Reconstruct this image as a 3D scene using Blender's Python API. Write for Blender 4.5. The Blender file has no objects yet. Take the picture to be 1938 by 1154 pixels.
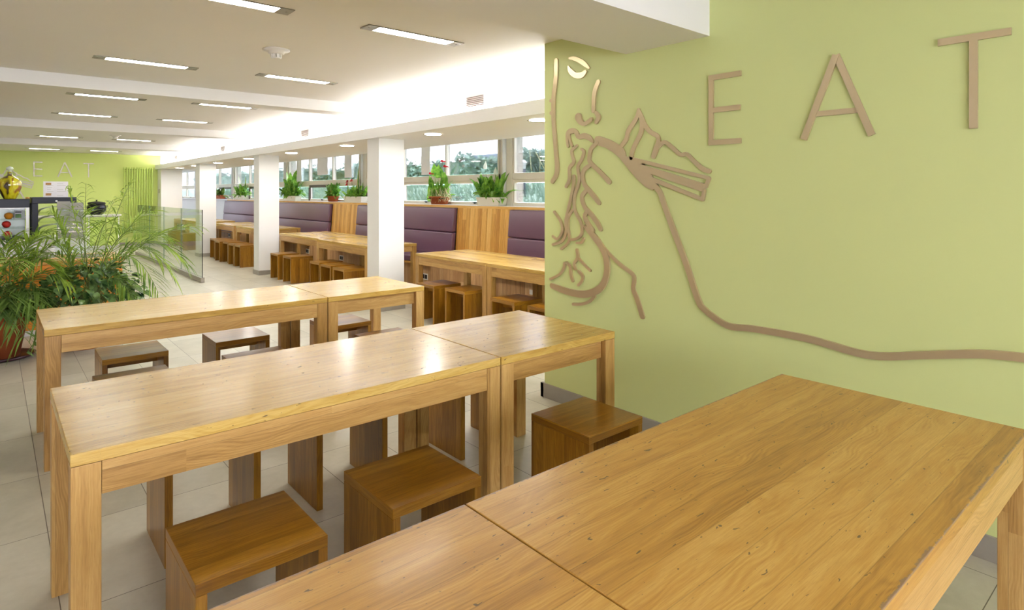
import bpy, bmesh, math, random
from mathutils import Vector, Matrix
random.seed(7)
sc = bpy.context.scene
C = sc.collection
PI = math.pi
R = math.radians

# ------------------------------------------------------------------ camera, world, exposure
YAW = 0.7082
cam = bpy.data.objects.new('camera', bpy.data.cameras.new('camera'))
C.objects.link(cam); sc.camera = cam
cam.location = (0, 0, 1.5)
cam.rotation_euler = (PI/2, 0, -YAW)
cam.data.sensor_width = 36
cam.data.lens = 1150.5/1938*36
cam.data.shift_y = -(577-365.4)/1938
cam.data.clip_start = 0.02
sc.view_settings.view_transform = 'Standard'
sc.view_settings.look = 'None'
sc.view_settings.gamma = 1
sc.view_settings.use_curve_mapping = False
sc.view_settings.exposure = 1.55

w = bpy.data.worlds.new('overcast_sky'); sc.world = w; w.use_nodes = True
bg = w.node_tree.nodes['Background']
bg.inputs[0].default_value = (0.83, 0.88, 1.0, 1); bg.inputs[1].default_value = 6.0
try:
    sc.cycles.max_bounces = 8; sc.cycles.diffuse_bounces = 5; sc.cycles.transparent_max_bounces = 12
    sc.cycles.sample_clamp_indirect = 6
    sc.cycles.caustics_reflective = False; sc.cycles.caustics_refractive = False
except Exception:
    pass
LAMP_E = 14.0     # strip lamps in the ceiling
DOWN_E = 55.0     # round downlights
COVE_E = 26.0     # tubes in the trough above the fascia

def portal(name, loc, rot, sx, sy):
    l = bpy.data.lights.new(name, 'AREA'); l.shape = 'RECTANGLE'; l.size = sx; l.size_y = sy
    o = bpy.data.objects.new(name, l); C.objects.link(o); o.location = loc; o.rotation_euler = rot
    l.cycles.is_portal = True
    return o
portal('daylight_portal', (6.3, 15, 1.88), (0, R(90), 0), 1.25, 28)
portal('daylight_portal', (-.45, -3.36, 1.62), (R(-90), 0, 0), 5.5, 1.35)

# ------------------------------------------------------------------ materials
def lin(c):
    return tuple((x/12.92 if x <= 0.04045 else ((x+0.055)/1.055)**2.4) for x in [v/255 for v in c]) + (1,)

class N:
    def __init__(s, name):
        s.m = bpy.data.materials.new(name); s.m.use_nodes = True
        s.t = s.m.node_tree; s.t.nodes.clear()
        s.out = s.t.nodes.new('ShaderNodeOutputMaterial')
    def n(s, kind, **kw):
        nd = s.t.nodes.new('ShaderNode'+kind)
        for k, v in kw.items():
            if k.startswith('i_'):
                key = k[2:]
                key = int(key) if key.isdigit() else key
                s.set(nd.inputs[key], v)
            else: setattr(nd, k, v)
        return nd
    def set(s, inp, v):
        if isinstance(v, bpy.types.NodeSocket): s.t.links.new(v, inp)
        else: inp.default_value = v
    def math(s, op, a, b=None, c=None):
        nd = s.n('Math', operation=op); s.set(nd.inputs[0], a)
        if b is not None: s.set(nd.inputs[1], b)
        if c is not None: s.set(nd.inputs[2], c)
        return nd.outputs[0]
    def mix(s, f, a, b, mode='MIX'):
        nd = s.n('Mix', data_type='RGBA', blend_type=mode)
        s.set(nd.inputs[0], f); s.set(nd.inputs[6], a); s.set(nd.inputs[7], b)
        return nd.outputs[2]
    def ramp(s, f, stops):
        nd = s.n('ValToRGB'); s.set(nd.inputs[0], f)
        e = nd.color_ramp.elements
        while len(e) < len(stops): e.new(0.5)
        for i, (p, c) in enumerate(stops):
            e[i].position = p; e[i].color = c if len(c) == 4 else tuple(c)+(1,)
        return nd.outputs[0]
    def comb(s, x, y, z=0.0):
        nd = s.n('CombineXYZ'); s.set(nd.inputs[0], x); s.set(nd.inputs[1], y); s.set(nd.inputs[2], z)
        return nd.outputs[0]
    def noise(s, vec, scale=1, detail=3, rough=.5, dist=0):
        nd = s.n('TexNoise'); s.set(nd.inputs['Vector'], vec); nd.inputs['Scale'].default_value = scale
        nd.inputs['Detail'].default_value = detail; nd.inputs['Roughness'].default_value = rough
        nd.inputs['Distortion'].default_value = dist
        return nd.outputs[0]
    def bump(s, h, strength=.2, dist=.01):
        nd = s.n('Bump'); s.set(nd.inputs['Height'], h); nd.inputs['Strength'].default_value = strength
        nd.inputs['Distance'].default_value = dist
        return nd.outputs[0]
    def bsdf(s, col, rough=.5, metal=0, spec=.5, normal=None, coat=0, coat_r=.1, trans=None):
        b = s.n('BsdfPrincipled'); s.set(b.inputs['Base Color'], col); s.set(b.inputs['Roughness'], rough)
        s.set(b.inputs['Metallic'], metal); s.set(b.inputs['Specular IOR Level'], spec)
        if normal is not None: s.set(b.inputs['Normal'], normal)
        if coat: b.inputs['Coat Weight'].default_value = coat; b.inputs['Coat Roughness'].default_value = coat_r
        s.t.links.new(b.outputs[0], s.out.inputs[0])
        return b

def plain(name, rgb, rough=.5, metal=0, spec=.5, noise=0.04, scale=6, coat=0, bump=0):
    k = N(name); co = k.n('TexCoord').outputs['Object']
    nz = k.noise(co, scale, 4)
    c = lin(rgb); d = tuple(x*(1-noise*2.2) for x in c[:3])+(1,); l = tuple(min(1, x*(1+noise)) for x in c[:3])+(1,)
    col = k.mix(nz, d, l)
    nrm = k.bump(k.noise(co, scale*30, 2), bump, .002) if bump else None
    k.bsdf(col, rough, metal, spec, nrm, coat)
    return k.m

def wood(name, dark, mid, light, rough=.35, pw=.11, plen=1.3, tone=.55, marks=0.0, gaps=0.0, coat=0.0, wear=0.0, spec=.5, bump=.16):
    """UV.x runs along the grain, UV.y across it, both in metres"""
    k = N(name)
    uv = k.n('UVMap').outputs[0]; sep = k.n('SeparateXYZ'); k.set(sep.inputs[0], uv)
    rnd = k.n('ObjectInfo').outputs['Random']
    u = k.math('ADD', sep.outputs[0], k.math('MULTIPLY', rnd, 37.0)); v = k.math('ADD', sep.outputs[1], k.math('MULTIPLY', rnd, 3.0*pw))
    row = k.math('FLOOR', k.math('DIVIDE', v, pw))
    wn = k.n('TexWhiteNoise', noise_dimensions='2D'); k.set(wn.inputs['Vector'], k.comb(row, rnd))
    stave = 0.0 if plen > 50 else k.math('FLOOR', k.math('ADD', k.math('DIVIDE', u, plen), k.math('MULTIPLY', wn.outputs[0], 9.0)))
    wn2 = k.n('TexWhiteNoise', noise_dimensions='3D'); k.set(wn2.inputs['Vector'], k.comb(row, stave, rnd))
    pid = wn2.outputs[0]
    off = k.math('MULTIPLY', pid, 50.0)
    # broad figure: growth rings warped along the grain
    warp = k.noise(k.comb(k.math('MULTIPLY', u, 1.6), k.math('MULTIPLY', v, 5.0), off), 1, 3, .55)
    ring = k.math('SINE', k.math('ADD', k.math('MULTIPLY', v, 150.0), k.math('MULTIPLY', warp, 46.0)))
    fine = k.noise(k.comb(k.math('MULTIPLY', u, 7.0), k.math('MULTIPLY', v, 260.0), off), 1, 4, .65)
    soft = k.noise(k.comb(k.math('MULTIPLY', u, 2.2), k.math('MULTIPLY', v, 22.0), off), 1, 3, .5)
    ring2 = k.math('SINE', k.math('ADD', k.math('MULTIPLY', v, 620.0), k.math('MULTIPLY', warp, 120.0)))
    patch = k.noise(k.comb(k.math('MULTIPLY', u, 2.4), k.math('MULTIPLY', v, 7.0), k.math('ADD', off, 9.0)), 1, 2, .5)
    pk = k.ramp(patch, [(.45, (0, 0, 0)), (.62, (1, 1, 1))])
    g = k.math('ADD', k.math('MULTIPLY', ring, .05), k.math('MULTIPLY', k.math('SUBTRACT', fine, .5), .60))
    g = k.math('ADD', g, k.math('MULTIPLY', k.math('MULTIPLY', ring2, pk), .085))
    g = k.math('ADD', g, k.math('MULTIPLY', k.math('SUBTRACT', soft, .5), .65))
    g = k.math('ADD', g, k.math('MULTIPLY', k.math('SUBTRACT', pid, .5), tone))
    g = k.math('ADD', g, .5)
    col = k.ramp(g, [(.12, lin(dark)), (.5, lin(mid)), (.88, lin(light))])
    # open pores
    pore = k.noise(k.comb(k.math('MULTIPLY', u, 30.0), k.math('MULTIPLY', v, 700.0), off), 1, 1, .5)
    pm = k.ramp(pore, [(.30, (1, 1, 1)), (.42, (0, 0, 0))])
    col = k.mix(k.math('MULTIPLY', pm, .28), col, lin(dark))
    # joints between staves
    fr = k.math('FRACT', k.math('DIVIDE', v, pw)); e = k.math('ABSOLUTE', k.math('SUBTRACT', fr, .5))
    j = k.math('GREATER_THAN', e, .5-.0012/pw if not gaps else .5-gaps/pw)
    col = k.mix(k.math('MULTIPLY', j, .28 if not gaps else .85), col, lin([c*.45 for c in dark]))
    h = k.math('SUBTRACT', fine, k.math('MULTIPLY', j, 1.0 if gaps else .2))
    if marks:
        m1 = k.noise(k.comb(k.math('MULTIPLY', u, 34.0), k.math('MULTIPLY', v, 95.0), off), 1, 2, .5, .6)
        mk = k.ramp(m1, [(.735-.05*marks, (0, 0, 0)), (.765-.05*marks, (1, 1, 1))])
        col = k.mix(k.math('MULTIPLY', mk, .8), col, lin([60, 50, 42]))
        h = k.math('SUBTRACT', h, k.math('MULTIPLY', mk, 1.5))
    r = rough
    if wear:
        oc = k.n('SeparateXYZ'); k.set(oc.inputs[0], k.n('TexCoord').outputs['Object'])
        ay = k.math('ABSOLUTE', oc.outputs[1]); ez = k.noise(k.comb(k.math('MULTIPLY', oc.outputs[0], 40.0), k.math('MULTIPLY', oc.outputs[1], 40.0)), 1, 4, .7)
        ed = k.math('ADD', ay, k.math('MULTIPLY', k.math('SUBTRACT', ez, .62), .035))
        up = k.n('SeparateXYZ'); k.set(up.inputs[0], k.n('NewGeometry').outputs['Normal'])
        em = k.math('MULTIPLY', k.math('GREATER_THAN', ed, wear), k.math('GREATER_THAN', up.outputs[2], .2))
        col = k.mix(k.math('MULTIPLY', em, .7), col, lin([120, 100, 90]))
        h = k.math('SUBTRACT', h, k.math('MULTIPLY', em, 1.5))
    rr = k.math('ADD', r, k.math('MULTIPLY', k.math('SUBTRACT', soft, .5), .04))
    k.bsdf(col, rr, 0, spec, k.bump(h, bump, .004), coat, .12)
    return k.m

def emit(name, rgb, e):
    k = N(name); n = k.n('Emission'); n.inputs[0].default_value = rgb+(1,); n.inputs[1].default_value = e
    k.t.links.new(n.outputs[0], k.out.inputs[0]); return k.m

def glass(name, tint=(1, 1, 1), ior=1.45, refl=1.0):
    k = N(name)
    tr = k.n('BsdfTransparent'); tr.inputs[0].default_value = tint+(1,)
    gl = k.n('BsdfGlossy'); gl.inputs['Roughness'].default_value = .01
    fr = k.n('Fresnel'); fr.inputs[0].default_value = ior
    mx = k.n('MixShader'); k.set(mx.inputs[0], k.math('MULTIPLY', fr.outputs[0], refl))
    k.t.links.new(tr.outputs[0], mx.inputs[1]); k.t.links.new(gl.outputs[0], mx.inputs[2])
    k.t.links.new(mx.outputs[0], k.out.inputs[0]); return k.m

def leafmat(name, dark, light, scale=9, rough=.4, trans=.35, edge=None):
    k = N(name); co = k.n('TexCoord').outputs['Object']
    nz = k.noise(co, scale, 3)
    rn = k.n('ObjectInfo').outputs['Random']
    f = k.math('ADD', k.math('MULTIPLY', k.math('SUBTRACT', nz, .5), 2.4), k.math('ADD', .4, k.math('MULTIPLY', rn, .25)))
    col = k.ramp(f, [(.1, lin(dark)), (.9, lin(light))])
    if edge:
        uv = k.n('SeparateXYZ'); k.set(uv.inputs[0], k.n('UVMap').outputs[0])
        em = k.math('GREATER_THAN', k.math('ABSOLUTE', k.math('SUBTRACT', uv.outputs[1], .5)), .36)
        col = k.mix(em, col, lin(edge))
    b = k.bsdf(col, rough)
    t = k.n('BsdfTranslucent'); k.set(t.inputs[0], col)
    mx = k.n('MixShader'); mx.inputs[0].default_value = trans
    k.t.links.new(b.outputs[0], mx.inputs[1]); k.t.links.new(t.outputs[0], mx.inputs[2]); k.t.links.new(mx.outputs[0], k.out.inputs[0])
    return k.m

M = {}
M['oak_top'] = wood('oiled_oak_tabletop', (150, 110, 42), (200, 162, 82), (222, 190, 112), .24, .115, 60, .26, marks=.6, coat=.08, bump=.0)
M['oak_top_worn'] = wood('worn_oak_tabletop', (140, 94, 34), (182, 134, 58), (206, 164, 88), .34, .095, 60, .34, marks=.85, coat=.1, wear=.3805, bump=.05)
M['oak_leg'] = wood('oak_frame_timber', (138, 98, 46), (186, 144, 80), (210, 172, 108), .38, .09, 2.5, .35)
M['oak_stool'] = wood('dark_oiled_stool_oak', (108, 68, 14), (150, 102, 26), (186, 136, 46), .29, .07, 60, .36, coat=.1, bump=.0)
M['oak_panel'] = wood('oak_bench_panelling', (182, 122, 48), (222, 168, 84), (240, 196, 118), .34, .1, 2.5, .5, gaps=.0008)
M['oak_plank'] = wood('oak_bench_planks', (150, 106, 62), (190, 148, 102), (214, 178, 134), .45, .09, 2.5, .4, gaps=.0016)
M['oak_counter'] = wood('orange_beech_counter_front', (200, 112, 30), (232, 146, 52), (244, 170, 80), .35, .3, 3, .3)

def wallmat(name, rgb, var=.03):
    return plain(name, rgb, .55, 0, .35, var, 1.3, bump=.04)
M['white'] = wallmat('white_wall_paint', (236, 235, 233), .012)
M['ceiling'] = wallmat('white_ceiling_paint', (236, 233, 229), .012)
M['green'] = plain('lime_green_wall_paint', (213, 221, 152), .42, 0, .4, .02, 1.1, bump=.06)
M['green_far'] = plain('lime_green_far_wall_paint', (208, 222, 128), .5, 0, .4, .01, 1.1)
M['skirting'] = plain('grey_stone_skirting', (158, 152, 142), .45, 0, .5, .06, 12)
M['leather'] = plain('aubergine_leather', (112, 76, 100), .3, 0, .7, .03, 8, bump=.12)
M['sill'] = plain('white_window_sill', (232, 230, 232), .4, 0, .5, .01)
M['frame'] = plain('cream_window_frame', (222, 212, 196), .45, 0, .5, .02)
M['darkframe'] = plain('dark_bronze_sash_frame', (70, 56, 44), .4)
M['black'] = plain('black_plastic', (18, 18, 20), .35)
M['blackgloss'] = plain('black_gloss_metal', (14, 14, 20), .3, 0, .25)
M['steel'] = plain('brushed_steel', (170, 168, 160), .35, .9, .5, .05)
M['lampmetal'] = plain('grey_lamp_metal', (150, 146, 132), .4, .7)
M['plate'] = plain('champagne_metal_plate', (216, 196, 158), .3, .6, .5, .05, 2.2)
M['plate_far'] = plain('dull_metal_plate', (190, 184, 172), .4, .7, .5, .03, 3)
M['plastic'] = plain('white_plastic', (232, 228, 222), .35)
M['porcelain'] = plain('white_porcelain', (236, 234, 228), .2)
M['ventslot'] = plain('brown_vent_slot', (58, 30, 14), .6)
M['terracotta'] = plain('terracotta_clay', (176, 92, 52), .7, 0, .3, .08, 14)
M['saucer'] = plain('dark_plum_saucer', (62, 30, 40), .35)
M['soil'] = plain('potting_soil', (52, 38, 28), .9, 0, .2, .2, 40, bump=.6)
M['whitepot'] = plain('cream_plastic_trough', (228, 222, 208), .4)
M['stem'] = plain('green_plant_stem', (110, 128, 60), .5)
M['root'] = plain('pale_aerial_root', (200, 196, 150), .6)
M['radiator'] = plain('lime_radiator_enamel', (196, 216, 112), .35)
M['paper'] = plain('paper_sheet', (244, 238, 240), .6)
M['glass'] = glass('clear_window_glass', (1.0, .985, 1.0), 1.45, .9)
M['screen'] = glass('greenish_screen_glass', (.95, .985, .96), 1.42, .4)
M['caseglass'] = glass('showcase_glass', (.96, .98, .97), 1.3, .25)
M['seam'] = plain('panel_seam', (120, 150, 130), .3)
M['glassedge'] = plain('dark_green_glass_edge', (16, 28, 22), .12)
M['lamp'] = emit('strip_lamp_diffuser', (1.0, .97, .88), LAMP_E)
M['lampcool'] = emit('cool_strip_lamp_diffuser', (.86, .98, 1.0), LAMP_E)
M['down'] = emit('downlight_diffuser', (1.0, .96, .88), DOWN_E)
M['cove'] = emit('cove_tube_glow', (1.0, .985, .97), COVE_E)
M['palm'] = leafmat('palm_leaflet', (74, 112, 34), (172, 200, 78), 5, .4, .35)
M['palm_dark'] = leafmat('dark_palm_leaflet', (52, 82, 34), (128, 158, 70), 5, .4, .3)
M['ivy'] = leafmat('ivy_leaf', (44, 72, 36), (132, 164, 92), 11, .22, .15)
M['lily'] = leafmat('lily_leaf', (70, 128, 44), (160, 206, 84), 12, .3, .35)
M['snake'] = leafmat('snake_plant_leaf', (58, 100, 44), (120, 158, 78), 30, .35, .15, edge=(214, 216, 128))
M['red'] = leafmat('red_flower_petal', (176, 20, 34), (228, 52, 70), 8, .3, .2)
M['spathe'] = leafmat('white_flower_spathe', (226, 230, 214), (248, 250, 240), 8, .4, .4)
M['grass'] = leafmat('garden_grass', (98, 130, 116), (164, 188, 168), 1.5, .6, .35)
M['hedge'] = leafmat('hedge_leaf', (62, 88, 78), (150, 182, 164), 1.6, .5, .3)

def tile_mat():
    k = N('beige_stone_floor_tile'); co = k.n('TexCoord').outputs['Object']
    s = k.n('SeparateXYZ'); k.set(s.inputs[0], co)
    TX, TY = .3975, .705
    x = k.math('DIVIDE', k.math('SUBTRACT', s.outputs[0], .19), TX); y = k.math('DIVIDE', k.math('SUBTRACT', s.outputs[1], 2.675), TY)
    fx = k.math('ABSOLUTE', k.math('SUBTRACT', k.math('FRACT', x), .5)); fy = k.math('ABSOLUTE', k.math('SUBTRACT', k.math('FRACT', y), .5))
    g = k.math('MAXIMUM', k.math('GREATER_THAN', fx, .5-.0017/TX), k.math('GREATER_THAN', fy, .5-.0017/TY))
    wn = k.n('TexWhiteNoise', noise_dimensions='2D'); k.set(wn.inputs['Vector'], k.comb(k.math('FLOOR', x), k.math('FLOOR', y)))
    n1 = k.noise(co, 3.2, 5, .6, .5); n2 = k.noise(co, 26, 4, .6)
    f = k.math('ADD', k.math('MULTIPLY', n1, .6), k.math('ADD', k.math('MULTIPLY', n2, .25), k.math('MULTIPLY', wn.outputs[0], .2)))
    col = k.ramp(f, [(.3, lin((172, 165, 146))), (.75, lin((204, 198, 180)))])
    col = k.mix(g, col, lin((96, 86, 72)))
    r = k.math('ADD', .26, k.math('MULTIPLY', n2, .14))
    k.bsdf(col, r, 0, .5, k.bump(k.math('SUBTRACT', k.math('MULTIPLY', n2, .2), g), .25, .002))
    return k.m
M['tile'] = tile_mat()

# ------------------------------------------------------------------ mesh helpers
def B():
    bm = bmesh.new(); bm.loops.layers.uv.new('UVMap'); return bm

def box(bm, x0, x1, y0, y1, z0, z1, grain='x', tx=0, ty=0, top=None):
    """a box; top=(dx,dy) shifts the top face"""
    if x0 > x1: x0, x1 = x1, x0
    if y0 > y1: y0, y1 = y1, y0
    dx, dy = top or (0, 0)
    P = [(x0, y0, z0), (x1, y0, z0), (x1, y1, z0), (x0, y1, z0), (x0+dx, y0+dy, z1), (x1+dx, y0+dy, z1), (x1+dx, y1+dy, z1), (x0+dx, y1+dy, z1)]
    v = [bm.verts.new(p) for p in P]
    uv = bm.loops.layers.uv.active
    gi = 'xyz'.index(grain)
    o = random.random()*5 if tx is None else tx
    for idx, nax in (((0, 3, 2, 1), 2), ((4, 5, 6, 7), 2), ((0, 1, 5, 4), 1), ((2, 3, 7, 6), 1), ((1, 2, 6, 5), 0), ((3, 0, 4, 7), 0)):
        f = bm.faces.new([v[i] for i in idx])
        ax = [a for a in (0, 1, 2) if a != nax]
        if nax == gi: ua, va = ax
        else:
            ua = gi; va = [a for a in ax if a != gi][0]
        for l in f.loops:
            l[uv].uv = (l.vert.co[ua]+o, l.vert.co[va]+ty)
    return v

def obj(name, bm, m, parent=None, loc=None, smooth=False, bevel=0, seg=2, solid=0):
    me = bpy.data.meshes.new(name)
    bmesh.ops.recalc_face_normals(bm, faces=bm.faces)
    bm.to_mesh(me); bm.free()
    for mm in (m if isinstance(m, (list, tuple)) else [m]): me.materials.append(mm)
    if smooth:
        for p in me.polygons: p.use_smooth = True
    o = bpy.data.objects.new(name, me); C.objects.link(o)
    if parent is not None: o.parent = parent
    if loc: o.location = loc
    if bevel:
        md = o.modifiers.new('bevel', 'BEVEL'); md.width = bevel; md.segments = seg; md.limit_method = 'ANGLE'; md.angle_limit = R(35)
    if smooth and bevel: 
        try: md.harden_normals = False
        except Exception: pass
    return o

def thing(name, label, cat, loc=(0, 0, 0), rz=0, group=None):
    o = bpy.data.objects.new(name, None); C.objects.link(o); o.empty_display_size = .1
    o.location = loc; o.rotation_euler = (0, 0, rz)
    return tag(o, label, cat, group)

def tag(o, label, cat, group=None):
    o['label'] = label; o['category'] = cat
    if group: o['group'] = group
    return o

def struct(name, bm, m, label=None, parent=None, **kw):
    o = obj(name, bm, m, parent, **kw)
    if parent is None:
        o['kind'] = 'structure'
        if label: o['label'] = label
    return o

def dup(root, loc, rz, label=None, group=None):
    r = root.copy(); C.objects.link(r); r.location = loc; r.rotation_euler = (0, 0, rz)
    if label: r['label'] = label
    if group: r['group'] = group
    for ch in list(root.children):
        c = ch.copy(); C.objects.link(c); c.parent = r
        for g in ch.children:
            d = g.copy(); C.objects.link(d); d.parent = c
    return r

def lathe(bm, prof, n=32, cx=0, cy=0, cz=0, cap=True):
    rings = []
    for r, z in prof:
        rings.append([bm.verts.new((cx+r*math.cos(2*PI*i/n), cy+r*math.sin(2*PI*i/n), cz+z)) for i in range(n)])
    for a, b in zip(rings, rings[1:]):
        for i in range(n):
            bm.faces.new((a[i], a[(i+1) % n], b[(i+1) % n], b[i]))
    if cap:
        bm.faces.new(rings[0][::-1]); bm.faces.new(rings[-1])

def tube(bm, pts, r, n=8, r2=None):
    pts = [Vector(p) for p in pts]; rings = []
    for i, p in enumerate(pts):
        d = (pts[min(i+1, len(pts)-1)]-pts[max(i-1, 0)]).normalized()
        a = d.cross(Vector((0, 0, 1))); a = a.normalized() if a.length > .01 else Vector((1, 0, 0))
        b = d.cross(a).normalized(); rr = r if r2 is None else r+(r2-r)*i/(len(pts)-1)
        rings.append([bm.verts.new(p+a*rr*math.cos(2*PI*k/n)+b*rr*math.sin(2*PI*k/n)) for k in range(n)])
    for a, b in zip(rings, rings[1:]):
        for i in range(n): bm.faces.new((a[i], a[(i+1) % n], b[(i+1) % n], b[i]))
    bm.faces.new(rings[0][::-1]); bm.faces.new(rings[-1])

def bez(a, b, c, t):
    return a*(1-t)**2+b*(2*t*(1-t))+c*t*t

def blade(bm, base, tip, width, lift=.1, n=6, twist=0, fold=.15, shape='lance'):
    """a leaf from base to tip, arched by lift, with a creased midrib"""
    base = Vector(base); tip = Vector(tip); mid = (base+tip)/2+Vector((0, 0, lift))
    uv = bm.loops.layers.uv.active
    d0 = (tip-base).normalized(); side = d0.cross(Vector((0, 0, 1)))
    side = side.normalized() if side.length > .05 else Vector((math.cos(twist*7), math.sin(twist*7), 0))
    rows = []
    for i in range(n+1):
        t = i/n; p = bez(base, mid, tip, t)
        tg = (bez(base, mid, tip, min(1, t+.05))-bez(base, mid, tip, max(0, t-.05))).normalized()
        s = (Matrix.Rotation(twist, 3, tg) @ side)
        nn = s.cross(tg).normalized()
        if shape == 'lance': ww = math.sin(PI*min(1, t**.75))**.8*width/2+.0006
        elif shape == 'heart': ww = (math.sin(PI*min(1, (t+.08)**.55))**.9 if t < .98 else 0.02)*width/2+.0008
        else: ww = width/2*(1-t**6)*(.55+.45*math.sin(PI*min(1, t*1.2)))+.0005
        rows.append([bm.verts.new(p-s*ww+nn*ww*fold), bm.verts.new(p), bm.verts.new(p+s*ww+nn*ww*fold)])
    for i, (a, b) in enumerate(zip(rows, rows[1:])):
        for q in (0, 1):
            f = bm.faces.new((a[q], a[q+1], b[q+1], b[q])); f.smooth = True
            for l, (x, y) in zip(f.loops, ((i, q/2), (i, (q+1)/2), (i+1, (q+1)/2), (i+1, q/2))): l[uv].uv = (x/n, y)

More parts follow.
